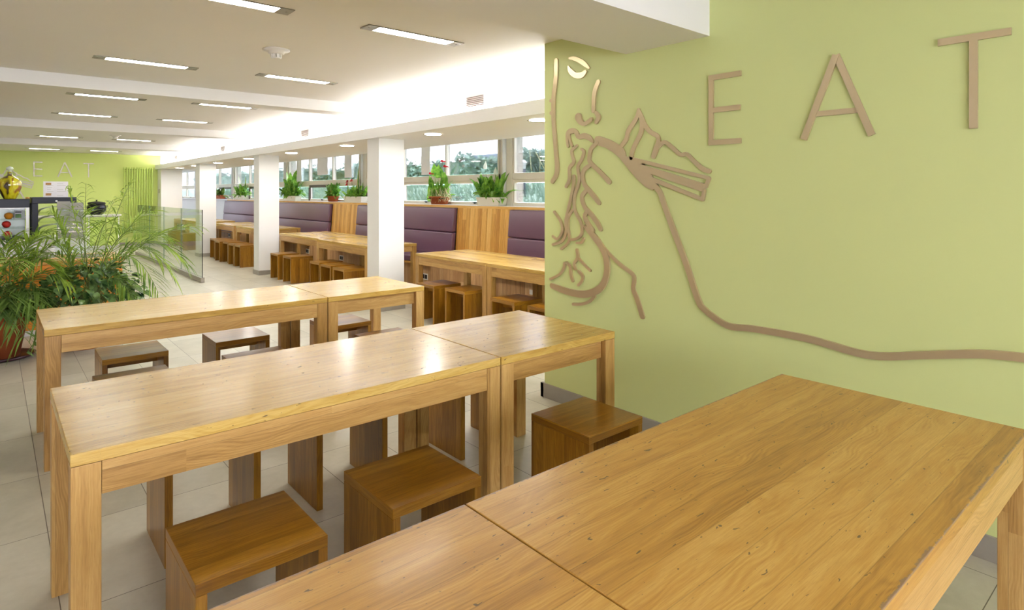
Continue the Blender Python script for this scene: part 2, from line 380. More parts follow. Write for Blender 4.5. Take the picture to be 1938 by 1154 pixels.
MURAL={'profile':[[(3.118,2.453,0.0187),(3.123,2.321,0.0189),(3.143,2.205,0.019),(3.147,2.136,0.0189),(3.145,2.032,0.0187),(3.133,1.912,0.0185),(3.116,1.759,0.0185),(3.109,1.696,0.0194),(3.117,1.633,0.0189),(3.156,1.586,0.0177)],[(3.175,2.172,0.0118),(3.15,2.169,0.0118)],[(3.17,2.082,0.0133),(3.145,2.073,0.0132)]],'upper_lid':[[(2.985,2.449,0.0073),(2.931,2.436,0.0147),(2.867,2.404,0.0165),(2.827,2.374,0.0136),(2.801,2.351,0.0076)]],'lower_lid':[[(2.994,2.391,0.0073),(2.973,2.354,0.0183),(2.922,2.319,0.0191),(2.867,2.313,0.0203),(2.835,2.33,0.0138)]],'nose':[[(2.717,2.244,0.0163),(2.744,2.196,0.0166),(2.756,2.139,0.0157),(2.759,2.055,0.0147)]],'nostril':[[(2.736,2.039,0.013),(2.713,2.008,0.0169),(2.734,1.978,0.0145)]],'wing':[[(2.898,2.026,0.0291),(2.881,1.997,0.0218),(2.849,1.975,0.0138),(2.814,1.982,0.0138),(2.779,2.001,0.0128)]],'lips':[[(3.0,1.83,0.0102),(3.009,1.883,0.0113),(3.003,1.93,0.0114),(2.959,1.942,0.0134),(2.922,1.924,0.0167),(2.899,1.892,0.017),(2.841,1.892,0.019),(2.796,1.874,0.0172),(2.766,1.847,0.0087)],[(2.96,1.831,0.0086),(2.982,1.875,0.0108),(2.985,1.919,0.01),(2.949,1.928,0.0107)]],'strand_a':[[(2.913,1.83,0.0085),(2.959,1.802,0.0116),(2.96,1.772,0.0124),(2.944,1.716,0.0133),(2.985,1.676,0.0133),(2.985,1.599,0.0134),(3.018,1.548,0.0128)]],'strand_b':[[(2.872,1.804,0.0082),(2.848,1.783,0.012),(2.871,1.728,0.0119),(2.905,1.679,0.0125),(2.891,1.587,0.0124),(2.937,1.475,0.0125),(2.933,1.383,0.0124),(2.873,1.293,0.0121),(2.868,1.223,0.0118),(2.912,1.185,0.0095),(2.972,1.174,0.0093)],[(2.944,1.617,0.0127),(2.95,1.537,0.0126),(2.99,1.403,0.0125),(3.018,1.309,0.0128),(3.018,1.226,0.0126),(3.058,1.159,0.0105),(3.151,1.128,0.0097)],[(2.954,1.383,0.0095),(2.994,1.33,0.0103),(3.0,1.258,0.0108),(2.985,1.186,0.0107),(3.004,1.143,0.0091),(3.066,1.102,0.0085)]],'curl':[[(3.135,1.364,0.0099),(3.077,1.307,0.0103),(3.053,1.245,0.011),(3.077,1.191,0.0097),(3.111,1.17,0.0079),(3.15,1.187,0.0089)]],'comma':[[(2.912,1.155,0.0081),(2.868,1.16,0.0085),(2.85,1.188,0.0099)]],'wishbone':[[(2.912,1.106,0.0112),(2.905,1.053,0.0107),(2.937,1.009,0.0107),(2.929,0.974,0.0113)],[(2.905,1.053,0.0098),(2.843,1.008,0.0096),(2.792,0.975,0.0094)]],'arch_l':[[(3.18,0.874,0.0092),(3.084,0.918,0.0095),(3.04,0.969,0.011),(3.034,1.001,0.0121)]],'arch_r':[[(3.011,1.008,0.0108),(2.98,0.985,0.012),(2.971,0.929,0.0122),(2.954,0.888,0.0121)]],'hook':[[(2.898,0.959,0.0105),(2.86,0.93,0.0116),(2.868,0.894,0.0103),(2.901,0.863,0.0095)]],'hand':[[(2.727,1.838,0.0128),(2.779,1.802,0.0155),(2.796,1.751,0.0158),(2.79,1.71,0.0153),(2.711,1.648,0.0153),(2.65,1.598,0.0163),(2.622,1.573,0.0164)],[(2.79,1.69,0.0132),(2.843,1.662,0.0147),(2.86,1.617,0.0164),(2.843,1.561,0.0152),(2.803,1.521,0.0163),(2.75,1.474,0.0173),(2.711,1.435,0.015)],[(2.83,1.514,0.0146),(2.864,1.474,0.0163),(2.843,1.41,0.0151),(2.776,1.352,0.0165),(2.724,1.299,0.0168),(2.696,1.259,0.0146)],[(2.822,1.37,0.0152),(2.838,1.34,0.0163),(2.816,1.3,0.0164),(2.77,1.248,0.0183)],[(2.843,1.276,0.0083),(2.81,1.251,0.0153),(2.75,1.204,0.0225),(2.685,1.139,0.022),(2.647,1.069,0.0229),(2.642,0.972,0.022),(2.685,0.88,0.0236),(2.776,0.825,0.0246),(2.884,0.804,0.0244),(3.026,0.809,0.0227),(3.159,0.829,0.0191)],[(2.685,1.154,0.0105),(2.635,1.109,0.0108),(2.536,1.04,0.0119),(2.434,0.987,0.0131),(2.419,0.948,0.014),(2.426,0.892,0.0153),(2.395,0.831,0.0164),(2.355,0.73,0.0174)],[(2.75,0.805,0.0104),(2.803,0.761,0.01),(2.878,0.734,0.0099),(2.951,0.724,0.0102)]],'fork':[[(2.456,1.723,0.0111),(1.892,1.585,0.0104)],[(1.89,1.583,0.0108),(1.911,1.539,0.0115)],[(2.403,1.677,0.0141),(1.911,1.539,0.0127)],[(2.336,1.645,0.0115),(1.921,1.516,0.0117)],[(1.92,1.514,0.011),(1.93,1.465,0.0117)],[(2.293,1.59,0.0133),(1.93,1.465,0.0112)],[(2.257,1.544,0.0184),(2.225,1.508,0.016),(2.208,1.473,0.0157),(2.184,1.412,0.0163),(2.109,1.244,0.0174),(2.033,1.074,0.0171),(1.96,0.889,0.0178),(1.915,0.835,0.0169),(1.778,0.77,0.0169),(1.618,0.777,0.0171),(1.342,0.776,0.0176),(1.066,0.75,0.0173),(0.845,0.794,0.0169),(0.64,0.84,0.0172),(0.473,0.855,0.0175)],[(2.515,1.81,0.0156),(2.481,1.848,0.0153),(2.466,1.896,0.016),(2.426,1.942,0.0155),(2.396,1.981,0.0143),(2.384,2.023,0.0114)],[(2.384,2.023,0.0105),(2.362,1.972,0.0166),(2.336,1.922,0.0158),(2.293,1.877,0.0135),(2.243,1.849,0.0138),(2.234,1.813,0.0155),(2.25,1.773,0.0184),(2.27,1.727,0.0163)],[(2.366,1.967,0.0108),(2.357,1.924,0.0148),(2.37,1.87,0.0156),(2.411,1.807,0.0148),(2.432,1.765,0.0152),(2.441,1.724,0.0138)],[(2.243,1.776,0.0131),(2.215,1.798,0.0139),(2.184,1.806,0.0122),(2.132,1.77,0.0124),(2.079,1.728,0.012),(2.033,1.726,0.0119),(1.982,1.68,0.0127),(1.932,1.64,0.0135),(1.889,1.624,0.0131)]]}
FORK_BODY=[(2.751,1.866),(2.736,1.881),(2.711,1.883),(2.615,1.851),(2.542,1.814),(2.503,1.787),(2.489,1.762),(2.484,1.737),(2.426,1.722),(2.336,1.694),(2.396,1.666),(2.322,1.637),(2.278,1.609),(2.271,1.579),(2.243,1.544),(2.278,1.517),(2.329,1.538),(2.396,1.587),(2.472,1.662),(2.535,1.727),(2.591,1.767),(2.656,1.802),(2.719,1.819),(2.753,1.834)]
# ------------------------------------------------------------------ the room
ZC = 2.60            # ceiling height of the long room
ZN = 2.66            # ceiling near the camera
XW = 3.097           # mural wall plane
YF = 20.4            # far wall
XG = 5.95            # window plane
b = B(); box(b, -5.2, 6.2, -3.4, 30.2, -.1, 0); struct('floor', b, M['tile'])
b = B(); box(b, -5.2, 3.80, 2.49, YF, ZC, ZC+.15); struct('ceiling', b, M['ceiling'])
b = B(); box(b, -5.2, 3.3, -3.4, 1.892, ZN, ZN+.15); struct('ceiling', b, M['ceiling'])
b = B(); box(b, -5.2, XW, 1.892, 2.49, 2.392, 2.8); struct('ceiling_beam', b, M['ceiling'])
for y0, y1 in ((6.93, 7.24), (11.46, 11.75), (15.68, 16.02)):
    b = B(); box(b, -5.2, 3.78, y0, y1, 2.478, ZC); struct('ceiling_beam', b, M['ceiling'])
b = B(); box(b, XW, 3.34, -3.4, 3.246, 0, 2.8); struct('wall_right', b, M['green'])
b = B(); box(b, XW-.012, XW, -3.2, 3.278, 0, .104); box(b, XW-.012, 3.352, 3.246, 3.278, 0, .104)
struct('baseboard_right', b, M['skirting'], bevel=.002)
b = B(); box(b, -5.2, 3.782, YF, YF+.2, 0, 2.75); struct('wall_far', b, M['green_far'])
b = B(); box(b, 3.72, 4.27, 19.91, 30, 0, 2.19); box(b, 3.78, 4.27, YF, 30, 2.19, 2.75); struct('wall_pier', b, M['white'])
b = B(); box(b, 3.708, 4.282, 19.898, 19.91, 0, .09); box(b, 3.708, 3.72, 19.91, YF, 0, .09); struct('baseboard_pier', b, M['skirting'])
b = B(); box(b, -5.2, 3.708, YF-.012, YF, 0, .09); struct('baseboard_far', b, M['skirting'])
b = B(); box(b, -5.2, -5.0, -3.4, YF, 0, 2.8); struct('wall_left', b, M['white'])
# wall behind the camera, with an unseen wide window added to brighten the room
b = B(); box(b, -5.0, XW, -3.4, -3.2, 0, .95); box(b, -5.0, XW, -3.4, -3.2, 2.3, 2.8); box(b, -5.0, -3.2, -3.4, -3.2, .95, 2.3); box(b, 2.3, XW, -3.4, -3.2, .95, 2.3)
struct('wall_back', b, M['white'])
b = B()
for x in (-3.2, -1.86, -.48, .9, 2.24): box(b, x, x+.06, -3.33, -3.27, .95, 2.3)
box(b, -3.2, 2.3, -3.33, -3.27, .95, 1.01); box(b, -3.2, 2.3, -3.33, -3.27, 2.24, 2.3)
wf = struct('window_5', b, M['frame'])
b = B(); box(b, -3.2, 2.3, -3.303, -3.297, 1.0, 2.25); obj('pane', b, M['glass'], wf)

# upper wall above the window bay, trough fascia, soffit
b = B(); box(b, 3.78, 4.0, 3.0, 30, 2.24, 2.75); struct('wall_upper', b, M['white'])
b = B(); box(b, 3.65, 3.68, 3.0, YF, 2.195, 2.324); struct('trim_1', b, M['white'], label='cream fascia in front of the light trough')
b = B(); box(b, 3.68, 4.95, 1.0, 30, 2.195, 2.24); struct('soffit', b, M['white'])
b = B(); box(b, 4.95, 5.0, 1.0, 30, 2.195, 2.62); struct('trim_2', b, M['white'])
b = B(); box(b, 5.0, 6.2, 1.0, 30, 2.55, 2.7); struct('ceiling', b, M['ceiling'])
b = B(); box(b, 4.27, 6.2, 30, 30.2, 0, 2.75); struct('wall_end', b, M['white'])
b = B(); box(b, 3.34, 6.2, .8, 1.0, 0, 2.75); struct('wall_side', b, M['white'])
b = B(); box(b, XG, 6.2, 1.0, 30, 0, 1.30); box(b, XG, 6.2, 1.0, 30, 2.46, 2.75); struct('wall_window', b, M['white'])
# columns
for y0, y1 in ((6.93, 7.24), (11.46, 11.75), (15.64, 16.0)):
    b = B(); box(b, 3.72, 4.083, y0, y1, 0, 2.195)
    c = struct('column', b, M['white'], label='white square column carrying the soffit')
    b = B()
    box(b, 3.708, 4.095, y0-.012, y0, 0, .08); box(b, 3.708, 4.095, y1, y1+.012, 0, .08)
    box(b, 3.708, 3.72, y0, y1, 0, .08); box(b, 4.083, 4.095, y0, y1, 0, .08)
    obj('skirting', b, M['skirting'], c)

# cove tubes hidden in the trough: real fluorescent tubes standing behind the fascia
cove = None
for i in range(11):
    y = 3.15+i*1.56
    b = B(); tube(b, [(0, 0, 0), (0, 1.45, 0)], .013, 10)
    t = obj('fluorescent_tube', b, M['cove'], loc=(3.735, y, 2.311))
    tag(t, 'fluorescent tube lying hidden in the trough behind the fascia', 'tube light', 'cove tubes above the fascia')

# windows
posts = [2.45, 7.06, 11.71, 16.09, 20.74, 25.4, 29.9]
for i, yp in enumerate(posts[1:-1]):
    b = B(); box(b, 5.90, 6.12, yp-.165, yp-.04, 1.30, 2.47); box(b, 5.95, 6.12, yp-.04, yp+.165, 1.30, 2.47)
    st = struct('trim_%d' % (i+3), b, M['frame'])
    b = B(); tube(b, [(5.90, yp+.0, 1.31), (5.90, yp+.0, 2.47)], .035, 12); obj('round_post', b, M['sill'], st, smooth=True)
dark = {1: 2, 2: 1, 3: 1, 4: 0}
for i in range(len(posts)-1):
    y0, y1 = posts[i]+.165, posts[i+1]-.165
    if i == 0: y0 = 2.6
    root = bpy.data.objects.new('window_%d' % (i+1) if i < 4 else 'window_%d' % (i+2), None); C.objects.link(root)
    root['kind'] = 'structure'; root.location = (XG, (y0+y1)/2, 1.30)
    L = (y1-y0); n = 3; pw = L/n
    b = B()
    def f(a0, a1, z0, z1, x0=-.03, x1=.05): box(b, x0, x1, a0-L/2, a1-L/2, z0-1.30, z1-1.30)
    f(0, L, 1.30, 1.36); f(0, L, 2.42, 2.47); f(0, L, 1.70, 1.80, -.04, .06); f(0, L, 1.655, 1.70, -.02, .04)
    f(0, .035, 1.36, 2.42); f(L-.035, L, 1.36, 2.42)
    for k in range(1, n): f(k*pw-.018, k*pw+.018, 1.80, 2.42); f(k*pw-.022, k*pw+.022, 1.36, 1.70)
    obj('frame', b, M['frame'], root, bevel=.004)
    for k in range(n):
        b = B(); box(b, .005, .011, k*pw-L/2+.02, (k+1)*pw-L/2-.02, .505, 1.115); obj('pane', b, M['glass'], root)
        b = B(); box(b, .005, .011, k*pw-L/2+.03, (k+1)*pw-L/2-.03, .065, .35); obj('pane', b, M['glass'], root)
        b = B(); c0 = (k+.5)*pw-L/2-.12
        tube(b, [(-.045, c0-.07, .045), (-.06, c0, .05), (-.045, c0+.05, .05)], .006, 6); box(b, -.05, -.03, c0-.015, c0+.015, .03, .06)
        obj('handle', b, M['black'], root)
        if dark.get(i) == k:
            b = B(); a0, a1 = k*pw-L/2+.022, (k+1)*pw-L/2-.022
            box(b, -.03, .0, a0, a1, .335, .395); box(b, -.03, 0, a0, a0+.035, .06, .335); box(b, -.05, -.005, a1-.045, a1, .02, .335)
            obj('sash', b, M['darkframe'], root)
# sill with its thin oak nosing
b = B(); box(b, 5.735, 5.95, 1.0, 30, 1.285, 1.31); sl = struct('trim_9', b, M['sill'], label='white window sill')
b = B(); box(b, 5.70, 5.735, 1.0, 20.6, 1.265, 1.302, 'y'); obj('nosing', b, M['oak_panel'], sl)

# ------------------------------------------------------------------ seating bench along the windows
def wedge(bm, x0a, x0b, xta, xtb, y0, y1, z0, z1, grain='z'):
    """box whose top is displaced in x: bottom x0a..x0b, top xta..xtb"""
    vs = box(bm, x0a, x0b, y0, y1, z0, z1, grain)
    for i in (4, 7): vs[i].co.x = xta
    for i in (5, 6): vs[i].co.x = xtb

def bench(y0, y1, label, seam=None):
    t = thing('banquette_bench', label, 'bench', (5.18, (y0+y1)/2, 0), 0)
    h = (y1-y0)/2
    b = B(); box(b, 0, .5, -h+.002, h-.002, 0, .40, 'z'); obj('base_panel', b, M['oak_plank'], t)
    b = B(); box(b, -.05, .0, -h+.002, h-.002, .372, .40, 'y'); obj('seat_rail', b, M['oak_panel'], t)
    b = B(); box(b, -.05, .46, -h+.004, h-.004, .402, .505, 'y'); obj('seat_cushion', b, M['leather'], t, bevel=.022, seg=4, smooth=True)
    b = B(); wedge(b, .375, .455, .405, .49, -h+.004, h-.004, .50, .868, 'y'); obj('lower_back_cushion', b, M['leather'], t, bevel=.022, seg=4, smooth=True)
    b = B(); wedge(b, .40, .49, .44, .52, -h+.004, h-.004, .874, 1.262, 'y'); obj('upper_back_cushion', b, M['leather'], t, bevel=.024, seg=4, smooth=True)
bench(3.0, 6.63, 'aubergine leather banquette bench at right, cut off by the green mural wall')
bench(7.99, 11.38, 'aubergine leather banquette bench seen on both sides of the nearest white column')
bench(12.69, 16.1, 'aubergine leather banquette bench seen beside the middle white column')
bench(17.4, 20.6, 'farthest aubergine leather banquette bench, ending at a white wall')
def bench_panel(y0, y1, label, seam):
    t = thing('oak_bench_divider', label, 'wooden panel', (5.18, (y0+y1)/2, 0), 0, 'oak panels between the benches')
    h = (y1-y0)/2
    b = B(); box(b, 0, .5, -h, h, 0, .46, 'z'); obj('base', b, M['oak_plank'], t)
    s = seam-(y0+y1)/2
    b = B(); wedge(b, .46, .5, .515, .55, -h, s-.002, .46, 1.264); obj('door_panel', b, M['oak_panel'], t, bevel=.001)
    b = B(); wedge(b, .46, .5, .515, .55, s+.002, h, .46, 1.264); obj('door_panel', b, M['oak_panel'], t, bevel=.001)
bench_panel(6.63, 7.99, 'oak back panel with vertical seam below the white flowering plant trough', 7.22)
bench_panel(11.38, 12.69, 'oak back panel with vertical seam below the snake plant trough', 11.85)
bench_panel(16.1, 17.4, 'oak back panel mostly hidden behind the middle column', 16.6)
def socket(y, z, lab):
    t = thing('wall_socket', lab, 'socket', (5.18, y, z))
    b = B(); box(b, -.006, -.0005, -.085, .085, -.05, .05); obj('frame', b, M['plastic'], t, bevel=.002)
    for s in (-1, 1):
        b = B(); box(b, -.009, -.006, s*.036-.028, s*.036+.028, -.032, .032); obj('insert', b, M['black'], t)
socket(8.15, .19, 'grey double socket on the bench base behind the stool beside the green wall tables')
socket(12.82, .25, 'grey double socket on the bench base below the far table of the middle pair')
socket(11.15, .24, 'grey double socket on the bench base below the near table of the middle pair')
socket(18.5, .30, 'tiny grey double socket on the farthest bench base')
b = B(); box(b, -.006, -.0005, -.04, .04, -.03, .03); tag(obj('wall_socket', b, M['plastic'], loc=(5.18, 5.66, .25)), 'small white socket on the bench base beside the green wall', 'socket')

# ------------------------------------------------------------------ tables
def table(L, W, loc, rz, label, group=None, setback=0.0, top='oak_top', off=0, LX=.075, LY=.066):
    """long axis along local x"""
    t = thing('oak_table', label, 'table', loc, rz, group)
    H = .763; T = .036; h = L/2; k = W/2
    b = B(); box(b, -h, h, -k, k, H-T, H, 'x', off, off*.37); obj('tabletop', b, M[top], t, bevel=.0022)
    for sx in (-1, 1):
        for sy in (-1, 1):
            b = B(); x0 = sx*h-(LX if sx > 0 else 0); y0 = sy*k-(LY if sy > 0 else 0)
            box(b, x0+.001, x0+LX-.001, y0+.001, y0+LY-.001, 0, H-T-.001, 'z', None); obj('leg', b, M['oak_leg'], t, bevel=.002)
    for sy in (-1, 1):
        b = B(); y = sy*(k-.0135-setback-.001)
        box(b, -h+LX, h-LX, y-.012, y+.012, .63, H-T-.001, 'x', None); obj('apron', b, M['oak_leg'], t, bevel=.001)
    for sx in (-1, 1):
        b = B(); x = sx*(h-.034)
        box(b, x-.012, x+.012, -k+LY, k-LY, .645, H-T-.001, 'y', None); obj('apron', b, M['oak_leg'], t, bevel=.001)
    return t
def tbl(x0, x1, y0, y1, label, group=None, **kw):
    if x1-x0 >= y1-y0: return table(x1-x0, y1-y0, ((x0+x1)/2, (y0+y1)/2, 0), 0, label, group, **kw)
    return table(y1-y0, x1-x0, ((x0+x1)/2, (y0+y1)/2, 0), PI/2, label, group, **kw)
tbl(.215, 1.806, 4.115, 4.885, 'long oak table in the row furthest from the camera, beside the palms', off=1.3)
tbl(1.812, 2.608, 4.115, 4.885, 'short oak table at the right end of the back row, near the white column', setback=.03, off=4.1)
tbl(.168, 1.735, 2.105, 2.881, 'long oak table in the middle row with light top and chipped front edge', off=2.2)
tbl(1.741, 2.525, 2.105, 2.881, 'short oak table at the right end of the middle row, beside the green wall', setback=.03, off=5.7)
tbl(.856, 2.451, .39, 1.169, 'large oak table in the right foreground with worn scarred front edge', top='oak_top_worn', off=3.3)
tbl(.055, .852, .39, 1.169, 'short oak table at the bottom edge, left of the foreground seam', top='oak_top_worn', off=7.9)
tbl(3.96, 4.755, 3.60, 5.032, 'oak table by the windows, right half hidden behind the green wall')
tbl(3.96, 4.755, 5.042, 6.45, 'oak table by the windows just right of the nearest white column')
tbl(3.95, 4.75, 7.70, 9.40, 'oak table by the windows directly behind the nearest white column')
tbl(4.03, 4.92, 9.49, 11.29, 'oak table by the windows between the two white columns, left of its twin')
tbl(4.17, 5.0, 12.76, 14.40, 'oak table by the windows behind the middle white column')
tbl(4.17, 5.0, 14.56, 16.24, 'oak table by the windows between the far columns')
tbl(4.04, 4.92, 17.05, 18.40, 'oak table by the windows half hidden behind the farthest column')
tbl(4.04, 4.92, 18.46, 19.86, 'farthest oak table, seen through the glass screen')

# ------------------------------------------------------------------ stools
st0 = thing('oak_stool', 'dark oak cube stool in the near left, its front half lit yellow', 'stool', (0, 0, 0))
b = B(); box(b, -.187, .187, -.187, .187, .406, .441, 'x', 0, 0); obj('seat', b, M['oak_stool'], st0, bevel=.002)
for s in (-1, 1):
    b = B(); box(b, s*.187-(.03 if s > 0 else 0), s*.187+(.03 if s < 0 else 0), -.186, .186, 0, .4055, 'z', None); obj('side_panel', b, M['oak_stool'], st0, bevel=.0015)
b = B(); box(b, -.157, .157, .02, .045, .335, .4055, 'x'); obj('stretcher', b, M['oak_stool'], st0, bevel=.001)
first = [True]
def stool(x, y, rz, label, group):
    if first[0]:
        first[0] = False; st0.location = (x, y, 0); st0.rotation_euler = (0, 0, rz); st0['label'] = label; st0['group'] = group; return
    dup(st0, (x, y, 0), rz, label, group)
G1 = 'stools between the foreground and middle tables'; G2 = 'stools tucked under the far side of the middle table'
G3 = 'stools tucked under the near side of the back table'; G4 = 'stools on the far side of the back table'; G5 = 'stools along the window tables'
stool(.606, 1.99, 0, 'leftmost dark oak stool in front of the middle table, near the bottom edge', G1)
stool(1.208, 1.992, 0, 'middle dark oak stool of the three in front of the middle table', G1)
stool(2.16, 1.975, 0, 'dark oak stool beside the green wall, in front of the middle table', G1)
stool(.712, 2.93, 0, 'stool under the middle table, only its side panels seen at left', G2)
stool(1.352, 2.96, 0, 'stool under the middle table, its panels seen behind the centre near stool', G2)
stool(2.185, 2.96, 0, 'stool under the short middle-row table, its panels seen left of the seam legs', G2)
stool(.63, 4.07, 0, 'stool at left of the back row, its yellow seat strip seen over the middle table', G3)
stool(1.33, 4.07, 0, 'stool in the back row centre, a thin strip of seat seen over the middle table', G3)
stool(2.255, 4.05, 0, 'stool at right of the back row, seat strip seen below the short table', G3)
stool(.72, 4.80, 0, 'leftmost pale-topped stool seen through the back table frame', G4)
stool(1.395, 4.82, 0, 'second pale-topped stool seen through the back table frame', G4)
stool(2.21, 4.78, 0, 'pale-topped stool seen through the short back-row table frame', G4)
W90 = PI/2
for x, y, lab in (
    (4.015, 6.02, 'dark-topped oak stool immediately right of the nearest white column'),
    (4.045, 5.475, 'oak stool left of the paired legs of the window tables at right'),
    (4.03, 4.64, 'oak stool with a knot in its seat, right of the paired window table legs'),
    (4.03, 4.08, 'oak stool cut off by the edge of the green wall'),
    (3.90, 8.10, 'rightmost low stool in the group of three left of the nearest column'),
    (3.93, 8.61, 'centre stool in the group of three left of the nearest column'),
    (3.965, 9.09, 'left stool in the group of three left of the nearest column'),
    (3.945, 10.19, 'stool with a full plank side standing in the aisle right of the middle column'),
    (3.945, 10.79, 'stool immediately right of the middle white column'),
    (3.985, 13.03, 'stool with a full plank side left of the middle column, first of its row'),
    (3.99, 13.48, 'second stool of the row left of the middle column'),
    (4.03, 14.03, 'third stool of the row left of the middle column'),
    (3.975, 14.43, 'fourth stool of the row left of the middle column'),
    (4.06, 14.84, 'fifth stool of the row left of the middle column'),
    (4.08, 15.25, 'last stool of the row, nearest the farthest column'),
    (3.99, 17.85, 'oak stool behind the glass screen, right of its neighbour'),
    (4.03, 19.5, 'oak stool behind the glass screen, leftmost by the white pier')):
    stool(x, y, W90, lab, G5)

# ------------------------------------------------------------------ ceiling fittings
def strip_lamp(x0, x1, y, label, cool=False, hw=.062):
    t = thing('strip_lamp', label, 'ceiling light', ((x0+x1)/2, y, ZC), 0, 'recessed strip lamps in the ceiling')
    h = (x1-x0)/2
    b = B()
    box(b, -h, -h+.085, -hw, hw, -.006, .0); box(b, h-.085, h, -hw, hw, -.006, 0)
    box(b, -h+.085, h-.085, -hw, -hw+.006, -.006, 0); box(b, -h+.085, h-.085, hw-.006, hw, -.006, 0)
    for s in (-1, 1): tube(b, [(s*(h-.03), 0, -.008), (s*(h-.03), 0, -.004)], .006, 8)
    obj('housing', b, M['lampmetal'], t)
    b = B(); box(b, -h+.085, h-.085, -hw+.006, hw-.006, -.004, -.0005); obj('diffuser', b, M['lampcool' if cool else 'lamp'], t)
LL = {3.68: 'cut by the top edge of the picture', 5.90: 'second from the top in the left row', 8.26: 'with cool light, just behind the first beam, left row', 10.38: 'in front of the second beam, left row',
      12.6: 'hidden behind the second beam, left row', 14.75: 'in front of the third beam, left row', 17.0: 'hidden behind the third beam, left row', 19.05: 'left of the two nearest the far green wall'}
LR = {3.67: 'nearest the mural wall', 5.80: 'between the smoke detector and the window side', 8.18: 'dim one just behind the first beam in the right row', 10.30: 'in front of the second beam, right row',
      12.6: 'hidden behind the second beam, right row', 14.68: 'in front of the third beam, right row', 17.0: 'hidden behind the third beam, right row', 19.0: 'right of the two nearest the far green wall'}
for y, l in LL.items(): strip_lamp(.62, 1.385, y, 'long recessed strip lamp '+l, cool=(y == 8.26))
for y, l in LR.items(): strip_lamp(1.865, 2.63, y, 'long recessed strip lamp '+l)
for y in (3.68, 8.26, 14.75): strip_lamp(-2.6, -1.84, y, 'strip lamp added for brightness over the left part of the room, outside the picture')  # unseen lamps, added to light the left side of the room
for x in (-2.4, .4):  # lamps behind the camera, added to raise the room's brightness
    t = thing('strip_lamp', 'strip lamp added for brightness on the near ceiling behind the camera, outside the picture', 'ceiling light', (x, -1.2, ZN), 0, 'added strip lamps on the near ceiling')
    b = B(); box(b, -.6, .6, -.07, .07, -.01, -.004); obj('diffuser', b, M['lamp'], t)
    b = B(); box(b, -.62, .62, -.08, .08, -.004, 0); obj('housing', b, M['lampmetal'], t)
def downlight(y, label):
    t = thing('downlight', label, 'ceiling light', (3.955, y, 2.195), 0, 'round downlights in the soffit')
    b = B(); lathe(b, [(.118, -.004), (.105, -.008), (.096, -.003)], 32, cap=False); obj('ring', b, M['lampmetal'], t, smooth=True)
    b = B(); lathe(b, [(.0955, -.0045), (.001, -.0045)], 32, cap=False); obj('diffuser', b, M['down'], t)
for y, l in ((4.22, 'round downlight cut off by the green mural wall'), (6.05, 'round downlight in the soffit right of the nearest column'), (8.33, 'round downlight left of the nearest column'),
             (10.5, 'round downlight right of the middle column'), (12.8, 'round downlight left of the middle column'), (15.0, 'round downlight right of the farthest column'),
             (17.0, 'round downlight just left of the farthest column'), (18.75, 'round downlight closest to the far white pier')): downlight(y, l)
def smoke(x, y, label):
    t = thing('smoke_detector', label, 'smoke detector', (x, y, ZC))
    b = B(); lathe(b, [(.10, 0), (.10, -.008), (.06, -.014), (.058, -.03), (.05, -.036)], 32); obj('base', b, M['plastic'], t, smooth=True)
    b = B()
    for i in range(8):
        a = i*PI/4; c, s = math.cos(a), math.sin(a)
        v = box(b, .026, .040, -.009, .009, -.062, -.036)
        for q in v: q.co = Vector((q.co.x*c-q.co.y*s, q.co.x*s+q.co.y*c, q.co.z))
    lathe(b, [(.038, -.062), (.034, -.070), (.01, -.072)], 24); lathe(b, [(.022, -.036), (.022, -.062)], 12)
    obj('sensor_cage', b, M['plastic'], t)
smoke(1.66, 4.72, 'white round smoke detector on the near part of the ceiling')
smoke(1.79, 13.7, 'tiny white smoke detector on the ceiling near the third beam')
def vent(y, label):
    t = thing('air_vent', label, 'air vent', (3.78, y, 2.445), 0, 'vents in the upper wall')
    b = B(); box(b, -.008, -.0005, -.19, .19, -.065, .065); obj('plate', b, M['white'], t, bevel=.002)
    b = B()
    for i in range(6): box(b, -.012, -.008, -.145, .145, -.046+i*.018-.0034, -.046+i*.018+.0034)
    obj('slats', b, M['ventslot'], t)
vent(4.99, 'large louvred vent in the white upper wall nearest the green mural wall')
vent(9.45, 'second louvred vent in the upper wall, above the second downlight')
vent(13.95, 'third louvred vent in the upper wall')
vent(18.3, 'farthest tiny vent in the upper wall, close to the far green wall')

